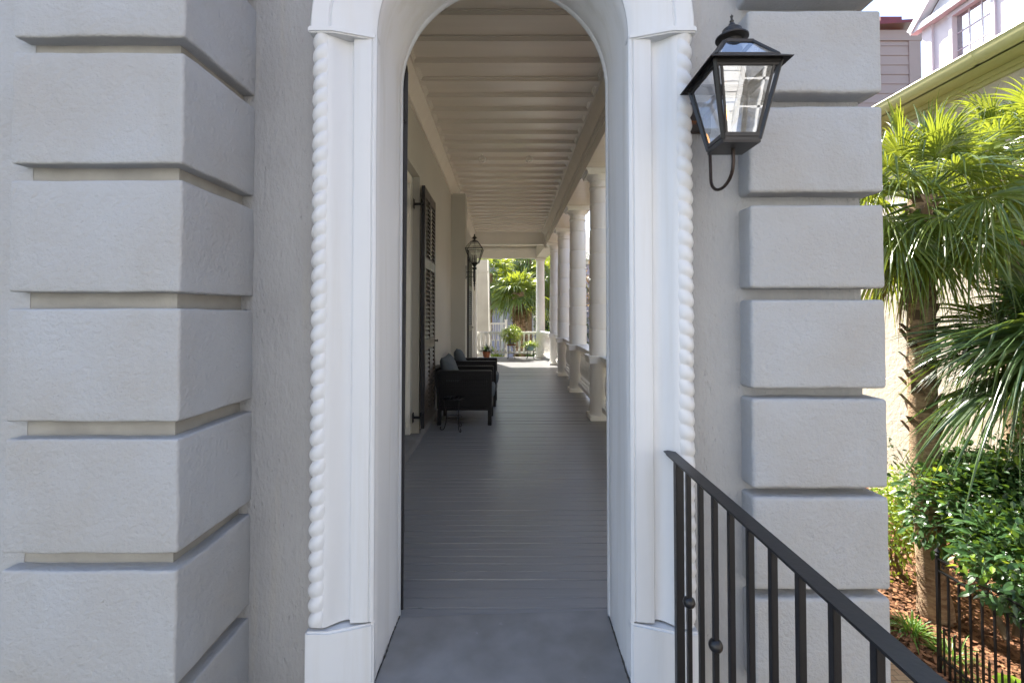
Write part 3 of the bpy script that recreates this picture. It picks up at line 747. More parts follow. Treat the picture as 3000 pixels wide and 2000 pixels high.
g = MB(); g.lathe([(.001, -.15), (.005, -.145), (.0065, -.13), (.004, -.11), (.001, -.095)], c=(LX-.02, LY, 0), n=10); g.build('flame', 'flame', lan, smooth=180)

# ------------------------------------------------------------------ porch lantern
pl = empty('wall_lantern', (-.87, 8.70, 2.235), label='small black glass lantern on a bracket high on the porch pier above the armchairs', cat='lantern')
g = MB(); lx = .165
def c4(h, z): return [Vector((lx-h, -h, z)), Vector((lx+h, -h, z)), Vector((lx+h, h, z)), Vector((lx-h, h, z))]
Bq, Tq, Uq = c4(.082, .235), c4(.162, .50), c4(.065, .64)
for i in range(4):
    j = (i+1) % 4
    for a, b, w_ in ((Bq[i], Tq[i], .009), (Bq[i], Bq[j], .012), (Tq[i], Tq[j], .012), (Tq[i], Uq[i], .009), (Uq[i], Uq[j], .010)): g.bar(a, b, w_, w_)
    g.bar(Bq[i].lerp(Tq[i], .85), Bq[j].lerp(Tq[j], .85), .005, .007)
    g.bar(Bq[i].lerp(Bq[j], .5), Tq[i].lerp(Tq[j], .5), .004, .004); g.bar(Tq[i].lerp(Tq[j], .5), Uq[i].lerp(Uq[j], .5), .004, .004)
g.build('cage', 'black', pl)
g = MB()
for i in range(4):
    j = (i+1) % 4; g.add([Bq[i], Bq[j], Tq[j], Tq[i]], [(0,1,2,3)]); g.add([Tq[i], Tq[j], Uq[j], Uq[i]], [(0,1,2,3)])
g.build('glazing', 'glass2', pl, recalc=False)
g = MB(); g.lathe([(.075, .64), (.05, .66), (.02, .675), (.018, .69), (.045, .71), (.048, .72), (.02, .74), (.01, .755), (.014, .77), (.001, .795)], c=(lx, 0, 0), n=20); g.build('finial', 'black', pl, smooth=40)
g = MB(); g.lathe([(.001, -.305), (.008, -.28), (.008, -.22), (.020, -.20), (.008, -.185), (.026, -.165), (.012, -.145), (.024, -.11), (.026, .05), (.022, .10), (.048, .125), (.048, .14), (.016, .155), (.04, .19), (.07, .225), (.055, .238)], c=(lx, 0, 0), n=20); g.build('stem', 'black', pl, smooth=40)
g = MB(); g.box(-.002, .014, -.04, .04, -.075, .18); g.bar((0, 0, .055), (lx, 0, .055), .012, .012); g.bar((0, 0, -.03), (lx, 0, -.03), .012, .012); g.build('bracket', 'black', pl, bevel=.003)
g = MB()
for dx, dy in ((-.03, 0), (.03, 0), (0, .03)): g.lathe([(.011, .24), (.011, .33), (.005, .34), (.009, .36), (.001, .40)], c=(lx+dx, dy, 0), n=8)
g.build('candles', 'black', pl, smooth=40)

# ------------------------------------------------------------------ ceiling rings
for i, (x, lab) in enumerate(((-.45, 'pale painted ring hanging from the porch ceiling, the left of the pair'), (.28, 'pale painted ring hanging from the porch ceiling, the right of the pair'))):
    r = empty('ceiling_ring', (x, 7.0, 3.99), label=lab, cat='ring', group='hooks in the porch ceiling')
    g = MB(); g.box(-.05, .05, -.012, .012, -.018, .008) if i else g.box(-.02, .02, -.01, .01, -.018, .008); g.lathe([(.008, -.065), (.008, -.01)], n=10); g.build('eye', 'ceil', r, smooth=40)
    g = MB(); pts = [(.047*math.cos(2*PI*k/24), .01*math.sin(k), -.105+.047*math.sin(2*PI*k/24)) for k in range(25)]
    pts = [(p[0], 0, p[2]) for p in pts]; g.tube(pts, .010, 8, caps=False); g.build('loop', 'trim', r, smooth=180)

# ------------------------------------------------------------------ armchairs
def weave(g, origin, u, v, U, V, pu=.030, pv=.026, wd=.017, th=.004, nrm=None, openrow=None):
    o = Vector(origin); u = Vector(u).normalized(); v = Vector(v).normalized(); n = u.cross(v)
    def strip(a, b, side_, off):
        s2 = side_*wd/2; g.add([a-s2+n*(off-th/2), b-s2+n*(off-th/2), b+s2+n*(off-th/2), a+s2+n*(off-th/2), a-s2+n*(off+th/2), b-s2+n*(off+th/2), b+s2+n*(off+th/2), a+s2+n*(off+th/2)],
            [(0,1,2,3), (4,5,6,7), (0,1,5,4), (2,3,7,6)])
    k = int(U/pu)
    for i in range(k): a = o + u*(pu*(i+.5)); strip(a, a+v*V, u, 0)
    k = int(V/pv)
    for i in range(k):
        if openrow and i in openrow: continue
        a = o + v*(pv*(i+.5)); strip(a, a+u*U, v, .003*(1 if i % 2 else -1))
def armchair():
    ch = empty('armchair', (0, 0, 0))
    D, Wd = .78, .62
    for y in (0, Wd):       # arm panels
        g = MB(); s_ = 1 if y == 0 else -1
        weave(g, (-D+.05, y+.02*s_, .22), (1, 0, 0), (0, 0, 1), D-.09, .47, openrow=(0, 14))
        weave(g, (-D+.05, y+.062*s_, .22), (1, 0, 0), (0, 0, 1), D-.09, .47, openrow=(14,))
        g.build('arm_panel', 'wicker', ch)
        g = MB(); g.box(-D+.03, -.0, min(y, y+.08*s_), max(y, y+.08*s_), .69, .735); g.box(-D+.05, -.01, min(y+.008*s_, y+.07*s_), max(y+.008*s_, y+.07*s_), .20, .235)
        g.box(-.045, -.0, min(y+.004*s_, y+.07*s_), max(y+.004*s_, y+.07*s_), .2, .70)
        g.build('arm_rest', 'wicker', ch, bevel=.008)
        for x in (-.03, -D+.07):
            g = MB(); g.box(x-.026, x+.026, min(y+.01*s_, y+.062*s_), max(y+.01*s_, y+.062*s_), 0, .21); g.build('leg', 'wicker', ch, bevel=.004)
    g = MB(); weave(g, (-D+.06, .03, .22), (0, 1, 0), (-.12, 0, 1), Wd-.06, .52); 
    g.prism([(-D+.08, .22), (-D+.04, .22), (-D+.03, .5), (-D-.01, .66), (-D-.06, .74), (-D+.02, .74), (-D+.06, .62)], 'y', .0, .045); g.prism([(-D+.08, .22), (-D+.04, .22), (-D+.03, .5), (-D-.01, .66), (-D-.06, .74), (-D+.02, .74), (-D+.06, .62)], 'y', Wd-.045, Wd)
    g.box(-D-.06, -D+.02, .0, Wd, .715, .745); g.build('backrest', 'wicker', ch)
    g = MB(); g.box(-D+.08, -.02, .08, Wd-.08, .28, .34); g.box(-.03, -.005, .075, Wd-.075, .20, .36); g.build('seat', 'wicker', ch)
    bm = rough_block(-D+.10, .035, .085, Wd-.085, .345, .52, r=.065, step=.06, amp=.01, frq=4); build_bm(bm, 'seat_cushion', 'cushion', ch)
    return ch
a1 = armchair(); a1.location = (-.262, 6.15, 0)
tag(a1, 'dark woven armchair nearest the doorway, side on behind the little wire stand', 'armchair', 'armchairs along the porch wall')
a2 = copy_tree(a1); a2.location = (-.245, 7.36, 0)
tag(a2, 'dark woven armchair farther down the porch, beyond the first armchair', 'armchair', 'armchairs along the porch wall')
def pillow(loc, lab, rx):
    bm = bmesh.new(); bmesh.ops.create_grid(bm, x_segments=20, y_segments=20, size=.5)
    top = list(bm.verts)
    r = bmesh.ops.duplicate(bm, geom=bm.verts[:] + bm.edges[:] + bm.faces[:])
    dup = [v for v in r['geom'] if isinstance(v, bmesh.types.BMVert)]
    def prof(v, s):
        x, y = v.co.x*2, v.co.y*2
        h = max(0, (1-x**4)*(1-y**4))**.55
        pin = 1 - .07*(1-abs(x)**2)*(abs(y)**3) - .07*(1-abs(y)**2)*(abs(x)**3)
        v.co = Vector((x*.5*.46*pin, y*.5*.44*pin, s*h*.085 + .006*noise.noise(Vector((x*3, y*3, s*3)))*h))
    for v in top: prof(v, 1)
    for v in dup: prof(v, -1)
    bmesh.ops.remove_doubles(bm, verts=bm.verts, dist=.003); bmesh.ops.recalc_face_normals(bm, faces=bm.faces)
    o = build_bm(bm, 'pillow', 'cushion'); o.location = loc; o.rotation_euler = rx
    tag(o, lab, 'pillow', 'pillows on the armchairs'); return o
pillow((-.86, 6.45, .70), 'slate blue square pillow propped in the nearer woven armchair', (R(12), R(70), R(6)))
pillow((-.84, 7.67, .70), 'slate blue square pillow propped in the farther woven armchair', (R(-14), R(68), R(-5)))

# small wire stand in front of the armchair
ws = empty('wire_stand', (-.74, 5.93, 0), label='small black scroll-footed wire stand on the boards in front of the first armchair', cat='plant stand')
g = MB(); pts = [(.135*math.cos(2*PI*k/24), .135*math.sin(2*PI*k/24), .41) for k in range(25)]; g.tube(pts, .006, 6, caps=False)
pts = [(.10*math.cos(2*PI*k/24), .10*math.sin(2*PI*k/24), .17) for k in range(25)]; g.tube(pts, .004, 6, caps=False)
for k in range(5): x = -.1+.05*k; h_ = math.sqrt(.135**2-x*x); g.tube([(x, -h_, .41), (x, h_, .41)], .003, 6)
g.build('ring_top', 'black', ws, smooth=60)
for k in range(3):
    a = R(-90+ 35 + 120*k); g = MB()
    pr = [(.135, .41), (.125, .30), (.10, .20), (.105, .10), (.125, .03), (.14, .008), (.165, .006), (.18, .02), (.178, .04), (.165, .045)]
    g.tube([(r*math.cos(a), r*math.sin(a), z) for r, z in pr], .006, 6); g.build('leg', 'black', ws, smooth=60)

# ------------------------------------------------------------------ plants
def leafblade(g, p, d, L, W, droop=.3, up=Vector((0, 0, 1)), n=3, fold=.15):
    """a pointed leaf from p along d, n length steps, folded on its midrib"""
    d = Vector(d).normalized(); sd = d.cross(up)
    if sd.length < .1: sd = Vector((1, 0, 0))
    sd.normalize(); nn = sd.cross(d)
    vs = []; P = Vector(p)
    for i in range(n+1):
        t = i/n; c = P + d*(L*t) - Vector((0, 0, 1))*(droop*L*t*t)
        w_ = W/2*(math.sin(PI*min(1, (t*.92+.06)))**.8) if 0 < i < n else W*.05
        vs += [c - sd*w_ + nn*fold*w_, c, c + sd*w_ + nn*fold*w_]
    fs = []
    for i in range(n):
        a = i*3; fs += [(a, a+1, a+4, a+3), (a+1, a+2, a+5, a+4)]
    g.add(vs, fs)

def fan(g, p0, dirv, Lp, L, rng, nseg=30, droop=.45, spread=R(118)):
    """costapalmate palm leaf: petiole from p0, then a pleated fan of drooping segments"""
    d = Vector(dirv).normalized()
    pts = []
    for i in range(6):
        t = i/5; pts.append(Vector(p0) + d*(Lp*t) - Vector((0, 0, 1))*(.14*Lp*t*t))
    g.tube(pts, [.022, .016, .013, .011, .010, .008], 5)
    hub = pts[-1]; f = (pts[-1]-pts[-2]).normalized()
    sd = f.cross(Vector((0, 0, 1)))
    if sd.length < .15: sd = Vector((rng.uniform(-1, 1), rng.uniform(-1, 1), 0))
    sd.normalize(); tw = rng.uniform(-.5, .5)
    sd = (Matrix.Rotation(tw, 3, f) @ sd); nn = sd.cross(f)
    da = 2*spread/nseg
    T = [0.03, .22, .42, .60, .78, .91, 1.0]
    for k in range(nseg):
        a = -spread + da*(k+.5) + rng.uniform(-.25, .25)*da
        ls = L*(.62+.38*math.cos(a*.62))*rng.uniform(.88, 1.06)
        dr = droop*rng.uniform(.6, 1.5)
        base = f*math.cos(a) + sd*math.sin(a)
        base = base + nn*(.25 - .35*(abs(a)/spread)**2)*.6
        perp = (-f*math.sin(a) + sd*math.cos(a))
        perp2 = perp; vs = []
        roll = rng.uniform(-.9, .9); bend = rng.random() < .25; bt = rng.uniform(.5, .75)
        for i, t in enumerate(T):
            c = hub + base*(ls*t) - Vector((0, 0, 1))*(dr*ls*max(0, t-.2)**2*1.25)
            if bend and t > bt: c -= Vector((0, 0, 1))*(t-bt)*ls*.8 ; c -= base*(t-bt)*ls*.45
            hw = min(ls*t, ls*.40)*math.tan(da/2)*1.02
            if t > .42: hw *= max(.04, 1-((t-.42)/.58)**1.25)
            z = hw*.7
            rl = nn*hw*roll*min(1, t*1.6); vs += [c - perp2*hw - nn*z*.5 - rl, c + nn*z*.5, c + perp2*hw - nn*z*.5 + rl]
        fs = []
        for i in range(len(T)-1):
            b = i*3; fs += [(b, b+1, b+4, b+3), (b+1, b+2, b+5, b+4)]
        g.add(vs, fs)

def palm(base, top, r0, r1, nl, Lp, L, seed, label, group='palms in the garden', dead=6, nseg=30, boots=60, low=-55, bootfrom=.45, extra=(), lean=(0, 0), m='palm'):
    rng = random.Random(seed); base = Vector(base); top = Vector(top)
    root = empty('palm_tree', base, label=label, cat='palm tree', group=group)
    h = top - base; g = MB(); n = 28; pts = []; rs = []
    for i in range(n+1):
        t = i/n; p = h*t + Vector((lean[0]*math.sin(PI*t), lean[1]*math.sin(PI*t), 0)); pts.append(p)
        rs.append((r0 + (r1-r0)*t)*(1+.25*max(0, .08-t)/.08)*(1 + .035*(i % 2)))
    g.tube(pts, rs, 18); g.build('trunk', 'trunk', root, smooth=60)
    g = MB()
    for i in range(boots):
        t = bootfrom + (1-bootfrom)*(i/boots); a = i*2.4
        r = r0+(r1-r0)*t; c = h*t + Vector((lean[0]*math.sin(PI*t), lean[1]*math.sin(PI*t), 0)); o = Vector((math.cos(a), math.sin(a), 0)); s_ = Vector((-o.y, o.x, 0))
        l_ = rng.uniform(.09, .17); w_ = rng.uniform(.03, .045)*r/.12
        p0 = c + o*(r*.75); p1 = c + o*(r+.07*rng.uniform(.5, 1.2)) + Vector((0, 0, l_))
        g.add([p0-s_*w_*1.4, p0+s_*w_*1.4, p1+s_*w_*.6, p1-s_*w_*.6, p0-s_*w_*1.4-o*.02, p0+s_*w_*1.4-o*.02, p1+s_*w_*.5-o*.022, p1-s_*w_*.5-o*.022], [(0,1,2,3), (7,6,5,4), (0,1,5,4), (1,2,6,5), (2,3,7,6), (3,0,4,7)])
    if boots: g.build('leaf_bases', 'boot', root)
    g = MB()
    for i in range(nl):
        f = (i+.5)/nl; el = R(80 - (80-low)*f**.85) + rng.uniform(-.12, .12); az = i*2.399 + rng.uniform(-.2, .2)
        d = Vector((math.cos(az)*math.cos(el), math.sin(az)*math.cos(el), math.sin(el)))
        fan(g, h + Vector((0, 0, -.12*f)), d, Lp*rng.uniform(.8, 1.15), L*rng.uniform(.85, 1.1), rng, nseg=nseg, droop=.35+.5*f*.8)
    for (d, lp, l_, dr) in extra: fan(g, h, d, lp, l_, rng, nseg=nseg+6, droop=dr)
    g.build('crown', m, root, recalc=False)
    if dead:
        g = MB()
        for i in range(dead):
            az = rng.random()*2*PI; el = R(rng.uniform(-82, -55)); d = Vector((math.cos(az)*math.cos(el), math.sin(az)*math.cos(el), math.sin(el)))
            fan(g, h + Vector((0, 0, -.15)), d, Lp*.6, L*.8, rng, nseg=18, droop=.8, spread=R(70))
        g.build('dead_leaves', 'palmdry', root, recalc=False)
    return root

def P(dx, dy, y):
    "point at depth y seen at pixel (dx, dy) of the 2352-wide photograph"
    return Vector(((dx-1174.5)/1045*y, y, H-(dy-718)/1045*y))
base = P(2136, 1400, 4.45); base.z = GZ
palm(base, P(2122, 450, 4.5), .118, .105, 42, .55, .66, 11, 'tall palm rising beside the right-hand corner blocks, its trunk rough with leaf stubs', nseg=44, boots=70, bootfrom=.42, dead=3, lean=(-.06, 0), low=-50, extra=[(Vector((-.45, -.35, -.7)), .35, .6, .8), (Vector((-.35, .2, -.8)), .35, .6, .8), (Vector((-.1, -.5, -.85)), .3, .6, .8)])
bb = P(2335, 365, 5.0); palm((bb.x, bb.y, GZ), bb, .13, .11, 34, .55, .66, 23, 'palm at the right edge whose crown is brightest just below the neighbour gutter', nseg=44, boots=50, dead=0, low=-38)
b2 = P(2440, 785, 3.7); palm((b2.x+.2, b2.y+.3, GZ), b2, .12, .11, 20, .38, .86, 5, 'low palm at the right edge spreading dark fans over the clipped bushes', nseg=50, boots=30, dead=0, low=-30, m='palmdark',
    extra=[(P(2330, 700, 3.4)-b2, .42, .92, .30), (P(2320, 760, 3.3)-b2, .45, .90, .45), (P(2300, 860, 3.5)-b2, .35, .80, .6)])

def bush(loc, size, n, seed, m, m2, label, cat='bush', group=None, leafL=.055, stems=6, name='leafy_bush', shell=.35, yellow=.12):
    rng = random.Random(seed); root = empty(name, loc, label=label, cat=cat, group=group)
    sx, sy, sz = size; g = MB(); g2 = MB()
    lumps = [(Vector((rng.uniform(-.55, .55)*sx, rng.uniform(-.55, .55)*sy, rng.uniform(.35, .8)*sz*1.2)), rng.uniform(.32, .55)) for _ in range(11)]
    cnt = 0
    while cnt < n:
        c, r = rng.choice(lumps); v = Vector((rng.gauss(0, 1), rng.gauss(0, 1), rng.gauss(0, 1))).normalized()
        rad = 1 - abs(rng.gauss(0, shell)); 
        if rad < .2: continue
        p = c + Vector((v.x*sx, v.y*sy, v.z*sz*.8))*r*rad*(1+.25*noise.noise(v*2.5+c))
        if p.z < .12*sz: continue
        d = (v + Vector((rng.uniform(-1, 1), rng.uniform(-1, 1), rng.uniform(-.6, .8)))).normalized()
        up = (Vector((0, 0, 1)) + v*.6 + Vector((rng.uniform(-.9, .9), rng.uniform(-.9, .9), rng.uniform(-.3, .3)))).normalized()
        yl = noise.noise(p*3+Vector((seed, 0, 0))) > .32 and rad > .8 and rng.random() < yellow*4
        L_ = leafL*rng.uniform(.45, 1.3)
        leafblade(g2 if yl else g, p, d, L_, L_*.48, droop=rng.uniform(0, .4), up=up, n=3 if leafL < .2 else 4)
        cnt += 1
    nf = len(g.f); g.add(g2.v, g2.f); fo = g.build('foliage', m, root, recalc=False)
    fo.data.materials.append(M[m2]); fo.data.polygons.foreach_set('material_index', [0]*nf + [1]*(len(g.f)-nf))
    g = MB()
    for i in range(stems):
        a = rng.random()*2*PI; c, r = lumps[i % len(lumps)]
        p0 = Vector((math.cos(a)*.12*sx, math.sin(a)*.12*sy, -.05))
        mid = p0.lerp(c, .5) + Vector((rng.uniform(-.08, .08)*sx, rng.uniform(-.08, .08)*sy, -.05*sz))
        rr = .018*max(1, sz)
        g.tube([p0, p0.lerp(mid, .5)+Vector((.01, .01, 0)), mid, mid.lerp(c, .6), c], [rr*1.3, rr, rr*.8, rr*.6, rr*.3], 7)
        for k in range(3): q = mid.lerp(c, .3*k); g.tube([q, q+Vector((rng.uniform(-.25, .25)*sx, rng.uniform(-.25, .25)*sy, .25*sz))], [rr*.4, rr*.15], 5)
    g.build('stems', 'bark', root, smooth=60)
    return root
bush((4.25, 3.80, GZ+.28), (1.0, .95, 1.32), 17000, 2, 'leaf', 'leafy', 'big glossy green bush overhanging the small iron fence', leafL=.072, stems=9, yellow=.12, shell=.22)
bush((4.3, 5.2, GZ+.05), (.75, .7, .95), 4200, 4, 'leafy', 'leafy', 'yellow-green bush showing just past the corner blocks, left of the big glossy bush', leafL=.05)
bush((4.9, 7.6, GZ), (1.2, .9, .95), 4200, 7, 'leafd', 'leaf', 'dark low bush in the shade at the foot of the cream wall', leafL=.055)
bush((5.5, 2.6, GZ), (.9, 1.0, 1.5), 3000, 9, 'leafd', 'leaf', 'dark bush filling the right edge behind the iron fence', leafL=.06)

def grass_clump(loc, n, L, seed, label, m='grass', W=.012, cat='grass plant', name='strap_leaf_plant', parent=None, spreadr=.06):
    rng = random.Random(seed); g = MB()
    for i in range(n):
        a = rng.random()*2*PI; rr = rng.random()*spreadr; p = Vector((rr*math.cos(a), rr*math.sin(a), 0)); b = a + rng.uniform(-.5, .5)
        el = R(rng.uniform(35, 82)); d = Vector((math.cos(b)*math.cos(el), math.sin(b)*math.cos(el), math.sin(el)))
        leafblade(g, p, d, L*rng.uniform(.6, 1.1), W*rng.uniform(.8, 1.3), droop=rng.uniform(.35, .95), n=6, fold=.4)
    o = g.build(name, m, parent, recalc=False)
    if parent is None: o.location = loc; tag(o, label, cat, 'strap-leaf plants in the mulch')
    else: o.location = loc
    return o
q = P(2092, 1462, 4.2); grass_clump((3.66, 4.22, GZ+.02), 130, .34, 1, 'bright green strap-leaf tuft just left of the iron fence post')
grass_clump((3.74, 3.92, GZ+.02), 60, .34, 2, 'thin straggly strap-leaf tuft at the foot of the iron fence post', W=.008)
grass_clump((3.62, 3.55, GZ+.02), 45, .28, 5, 'small strap-leaf tuft inside the fence beside the broad-leaved plant')
# broad-leaved plant in the bed
g = MB(); rng = random.Random(8)
for i in range(9):
    a = i*2.4; el = R(rng.uniform(15, 60)); d = Vector((math.cos(a)*math.cos(el), math.sin(a)*math.cos(el), math.sin(el)))
    leafblade(g, (0, 0, 0), d, .26, .16, droop=.4, n=6, fold=.1)
o = g.build('broad_leaf_plant', 'leafy', None, recalc=False); o.location = (3.83, 3.50, GZ+.03); tag(o, 'low plant with broad light green leaves growing behind the iron fence pickets', 'plant')

# ------------------------------------------------------------------ little iron fence
fe = empty('iron_fence', (3.50, 3.78, GZ), label='low black iron garden fence with scrolls under its top rail', cat='fence')
g = MB(); g.box(-.011, .011, -.011, .011, 0, .98); g.lathe([(.018, .98), (.01, .99), (.022, 1.01), (.001, 1.04)], n=10); g.build('post', 'black', fe)
g = MB(); y1 = -2.2
for z in (.86, .955, .16): g.box(-.011, .011, y1, 0, z-.006, z+.006)
g.build('rails', 'black', fe)
for i in range(24):
    y = -.0875*(i+1); g = MB(); tall = True
    g.box(-.006, .006, -.006, .006, .02, .86); o = g.build('picket', 'black', fe); o.location = (0, y, 0)
    g = MB(); g.box(-.005, .005, -.005, .005, .02, .40); g.lathe([(.009, .40), (.001, .43)], n=4); o = g.build('short_picket', 'black', fe); o.location = (0, y+.044, 0)
    g = MB()
    for s_ in (-1, 1):
        g.tube([(0, s_*(.018+.020*math.cos(t*.5))*(1-t/16), .907+.036*math.sin(t*.5)*(1-t/16)) for t in range(14)], .0028, 5)
    o = g.build('scroll', 'black', fe, smooth=60); o.location = (0, y+.044, 0)

# ------------------------------------------------------------------ cream neighbour house
nb = empty('cream_house', (6.0, 3, GZ), label='cream stucco neighbouring house with a painted gutter and a white dormer', cat='house')
def nbx(v): return (v[0]-6.0, v[1]-3, v[2]-GZ)
def NB(name, m, f, **k):
    g = MB(); f(g); g.v = [nbx(v) for v in g.v]; return g.build(name, m, nb, **k)
zs = H + 2.985
NB('wall', 'cream', lambda g: g.box(6.0, 12, -5, 13, GZ, zs+.05))
NB('soffit', 'gutter', lambda g: (g.box(5.62, 6.02, -5.2, 13.1, zs, zs+.03), g.box(5.93, 6.0, -5.2, 13.0, zs-.07, zs-.001), g.box(5.96, 6.0, -5.2, 13.0, zs-.12, zs-.07)), bevel=.004)
def gut(g):
    P_ = [(5.66, zs+.0), (5.66, zs+.16), (5.64, zs+.165), (5.52, zs+.165), (5.515, zs+.15), (5.53, zs+.13), (5.53, zs+.10), (5.56, zs+.04), (5.60, zs+.0)]
    n = len(P_); g.add([(x, -5.2, z) for x, z in P_] + [(x, 13.1, z) for x, z in P_], [tuple(range(n)), tuple(range(n, 2*n))] + [(i, (i+1) % n, (i+1) % n+n, i+n) for i in range(n)])
    for y in (5.4, 8.6): g.prism([(x-(.004 if x < 5.6 else 0), z) for x, z in P_], 'y', y, y+.05)
NB('gutter', 'gutter', gut, smooth=50)
NB('roof', 'redroof', lambda g: g.add([(5.56, -5.2, zs+.17), (5.56, 13.1, zs+.17), (9, 13.1, zs+1.9), (9, -5.2, zs+1.9), (12.4, -5.2, zs+.17), (12.4, 13.1, zs+.17)], [(0,1,2,3), (3,2,5,4), (0,3,4), (1,2,5)]))
def snow(g):
    for y in [3.9+.55*i for i in range(10)]: g.box(5.60, 5.66, y, y+.03, zs+.165, zs+.21)
NB('roof_cleats', 'redroof', snow)
# dormer (front faces -X)
dx = 6.45; ya, yb = 5.0, 7.02; ze = H + .685*6.45
def dorm(g):
    w0, w1, wz0, wz1 = 6.02, 6.55, zs+.30, ze-.10
    g.box(dx, dx+2.2, ya, w0, zs+.1, ze); g.box(dx, dx+2.2, w1, yb, zs+.1, ze); g.box(dx, dx+2.2, w0, w1, zs+.1, wz0); g.box(dx, dx+2.2, w0, w1, wz1, ze); g.box(dx+.3, dx+2.2, w0, w1, wz0, wz1)
    g.prism([(ya, ze), (yb, ze), ((ya+yb)/2, ze+1.0)], 'x', dx-.02, dx+2.2)
NB('dormer', 'dormer', dorm)
def dtrim(g):
    w0, w1, wz0, wz1 = 6.02, 6.55, zs+.30, ze-.10
    for a, b, c_, d_ in ((w0-.05, w0, wz0, wz1), (w1, w1+.05, wz0, wz1)): g.box(dx-.025, dx, a, b, c_, d_)
    g.box(dx-.03, dx, w0-.06, w1+.06, wz1, wz1+.06); g.box(dx-.05, dx, w0-.07, w1+.07, wz0-.04, wz0)
    g.box(dx-.12, dx, ya-.1, yb+.12, ze-.02, ze+.07)
    for s_ in (-1, 1):
        ym = (ya+yb)/2; ye = ym + s_*(yb-ya)/2*1.12
        g.bar((dx-.07, ye, ze+.02), (dx-.07, ym, ze+1.1), .14, .10, up=(0, 0, 1))
    g.box(dx-.035, dx+.005, yb-.16, yb, zs+.1, ze-.02); g.box(dx-.035, dx+.005, ya, ya+.16, zs+.1, ze-.02)
NB('dormer_trim', 'dormer', dtrim)
def mun(g):
    w0, w1, wz0, wz1 = 6.02, 6.55, zs+.30, ze-.10
    for i in range(1, 3): g.box(dx+.045, dx+.06, w0+(w1-w0)*i/3-.008, w0+(w1-w0)*i/3+.008, wz0, wz1)
    for i in range(1, 4): z = wz0+(wz1-wz0)*i/4; g.box(dx+.043, dx+.062, w0, w1, z-.008, z+.008)
NB('window', 'dormer', mun)
NB('pane', 'glass3', lambda g: g.box(dx+.052, dx+.056, 6.02, 6.55, zs+.30, ze-.10))
NB('dormer_roof', 'redroof', lambda g: (g.bar((dx+1.0, ya-.14, ze+.08), (dx+1.0, (ya+yb)/2, ze+1.19), 2.1, .02), g.bar((dx+1.0, yb+.14, ze+.08), (dx+1.0, (ya+yb)/2, ze+1.19), 2.1, .02)))

def clap(g, x0, x1, z0, z1, y, front=-1, h=.14, ztop=None):
    z = z0
    while z < z1:
        zz = min(z+h, z1)
        g.add([(x0, y+front*.02, z), (x1, y+front*.02, z), (x1, y+front*.002, zz), (x0, y+front*.002, zz)], [(0,1,2,3)])
        g.add([(x0, y, z), (x1, y, z), (x1, y+front*.02, z), (x0, y+front*.02, z)], [(0,1,2,3)])
        z += h
# pink house beyond
pk = empty('pink_house', (7, 13.6, GZ), label='pink clapboard house with a red roof edge seen above the cream gutter', cat='house')
def PK(name, m, f, **k):
    g = MB(); f(g); g.v = [(v[0]-7, v[1]-13.6, v[2]-GZ) for v in g.v]; return g.build(name, m, pk, **k)
zp = H + 845/1333*13.6
PK('wall', 'pinkb', lambda g: (clap(g, 4.2, 12.15, GZ, zp-.35, 13.6, h=.29), g.box(4.2, 12.3, 13.61, 20, GZ, zp-.3)), recalc=False)
PK('corner_board', 'pinkb', lambda g: (g.box(12.0, 12.35, 13.56, 13.62, GZ, zp-.3), g.box(4.1, 12.4, 13.55, 13.61, zp-.42, zp-.1)))
PK('roof', 'redroof', lambda g: g.add([(3.8, 13.35, zp-.45), (12.6, 13.35, zp+.05), (12.6, 20, zp+2.2), (3.8, 20, zp+1.8), (3.8, 13.35, zp-.36), (12.6, 13.35, zp+.14), (12.6, 20, zp+2.3), (3.8, 20, zp+1.9)], [(0,1,2,3), (4,5,6,7), (0,1,5,4), (1,2,6,5), (2,3,7,6), (3,0,4,7)]))
PK('chimney', 'redroof', lambda g: g.box(12.0, 12.7, 14.6, 15.2, zp, zp+1.0))

# lilac house at the far end of the garden
lh = empty('lilac_house', (0, 29, GZ), label='lilac clapboard house glimpsed behind the palm past the end of the porch', cat='house')
def LH(name, m, f, **k):
    g = MB(); f(g); g.v = [(v[0], v[1]-29, v[2]-GZ) for v in g.v]; return g.build(name, m, lh, **k)
LH('wall', 'lilac', lambda g: (clap(g, -7, 5, GZ, 4.6, 29, h=.2), g.box(-7, 5, 29.01, 36, GZ, 4.6)), recalc=False)
LH('trim', 'trim', lambda g: (g.box(-.72, -.52, 28.94, 28.99, GZ, 4.6), g.box(-7.2, 5.2, 28.8, 29, 4.6, 4.85)))
LH("roof", "wing", lambda g: g.prism([(28.6, 4.85), (36.4, 4.85), (32.5, 7.5)], 'x', -7.4, 5.4))
for i, x in enumerate((-4, 2)):
    f_ = LH('window', 'trim', lambda g: (g.box(x-.65, x+.65, 28.94, 28.975, .2, 2.4))); g = MB(); g.box(x-.52, x+.52, -.075, -.065, .35-GZ, 2.25-GZ); g.build('pane', 'glass3', f_)

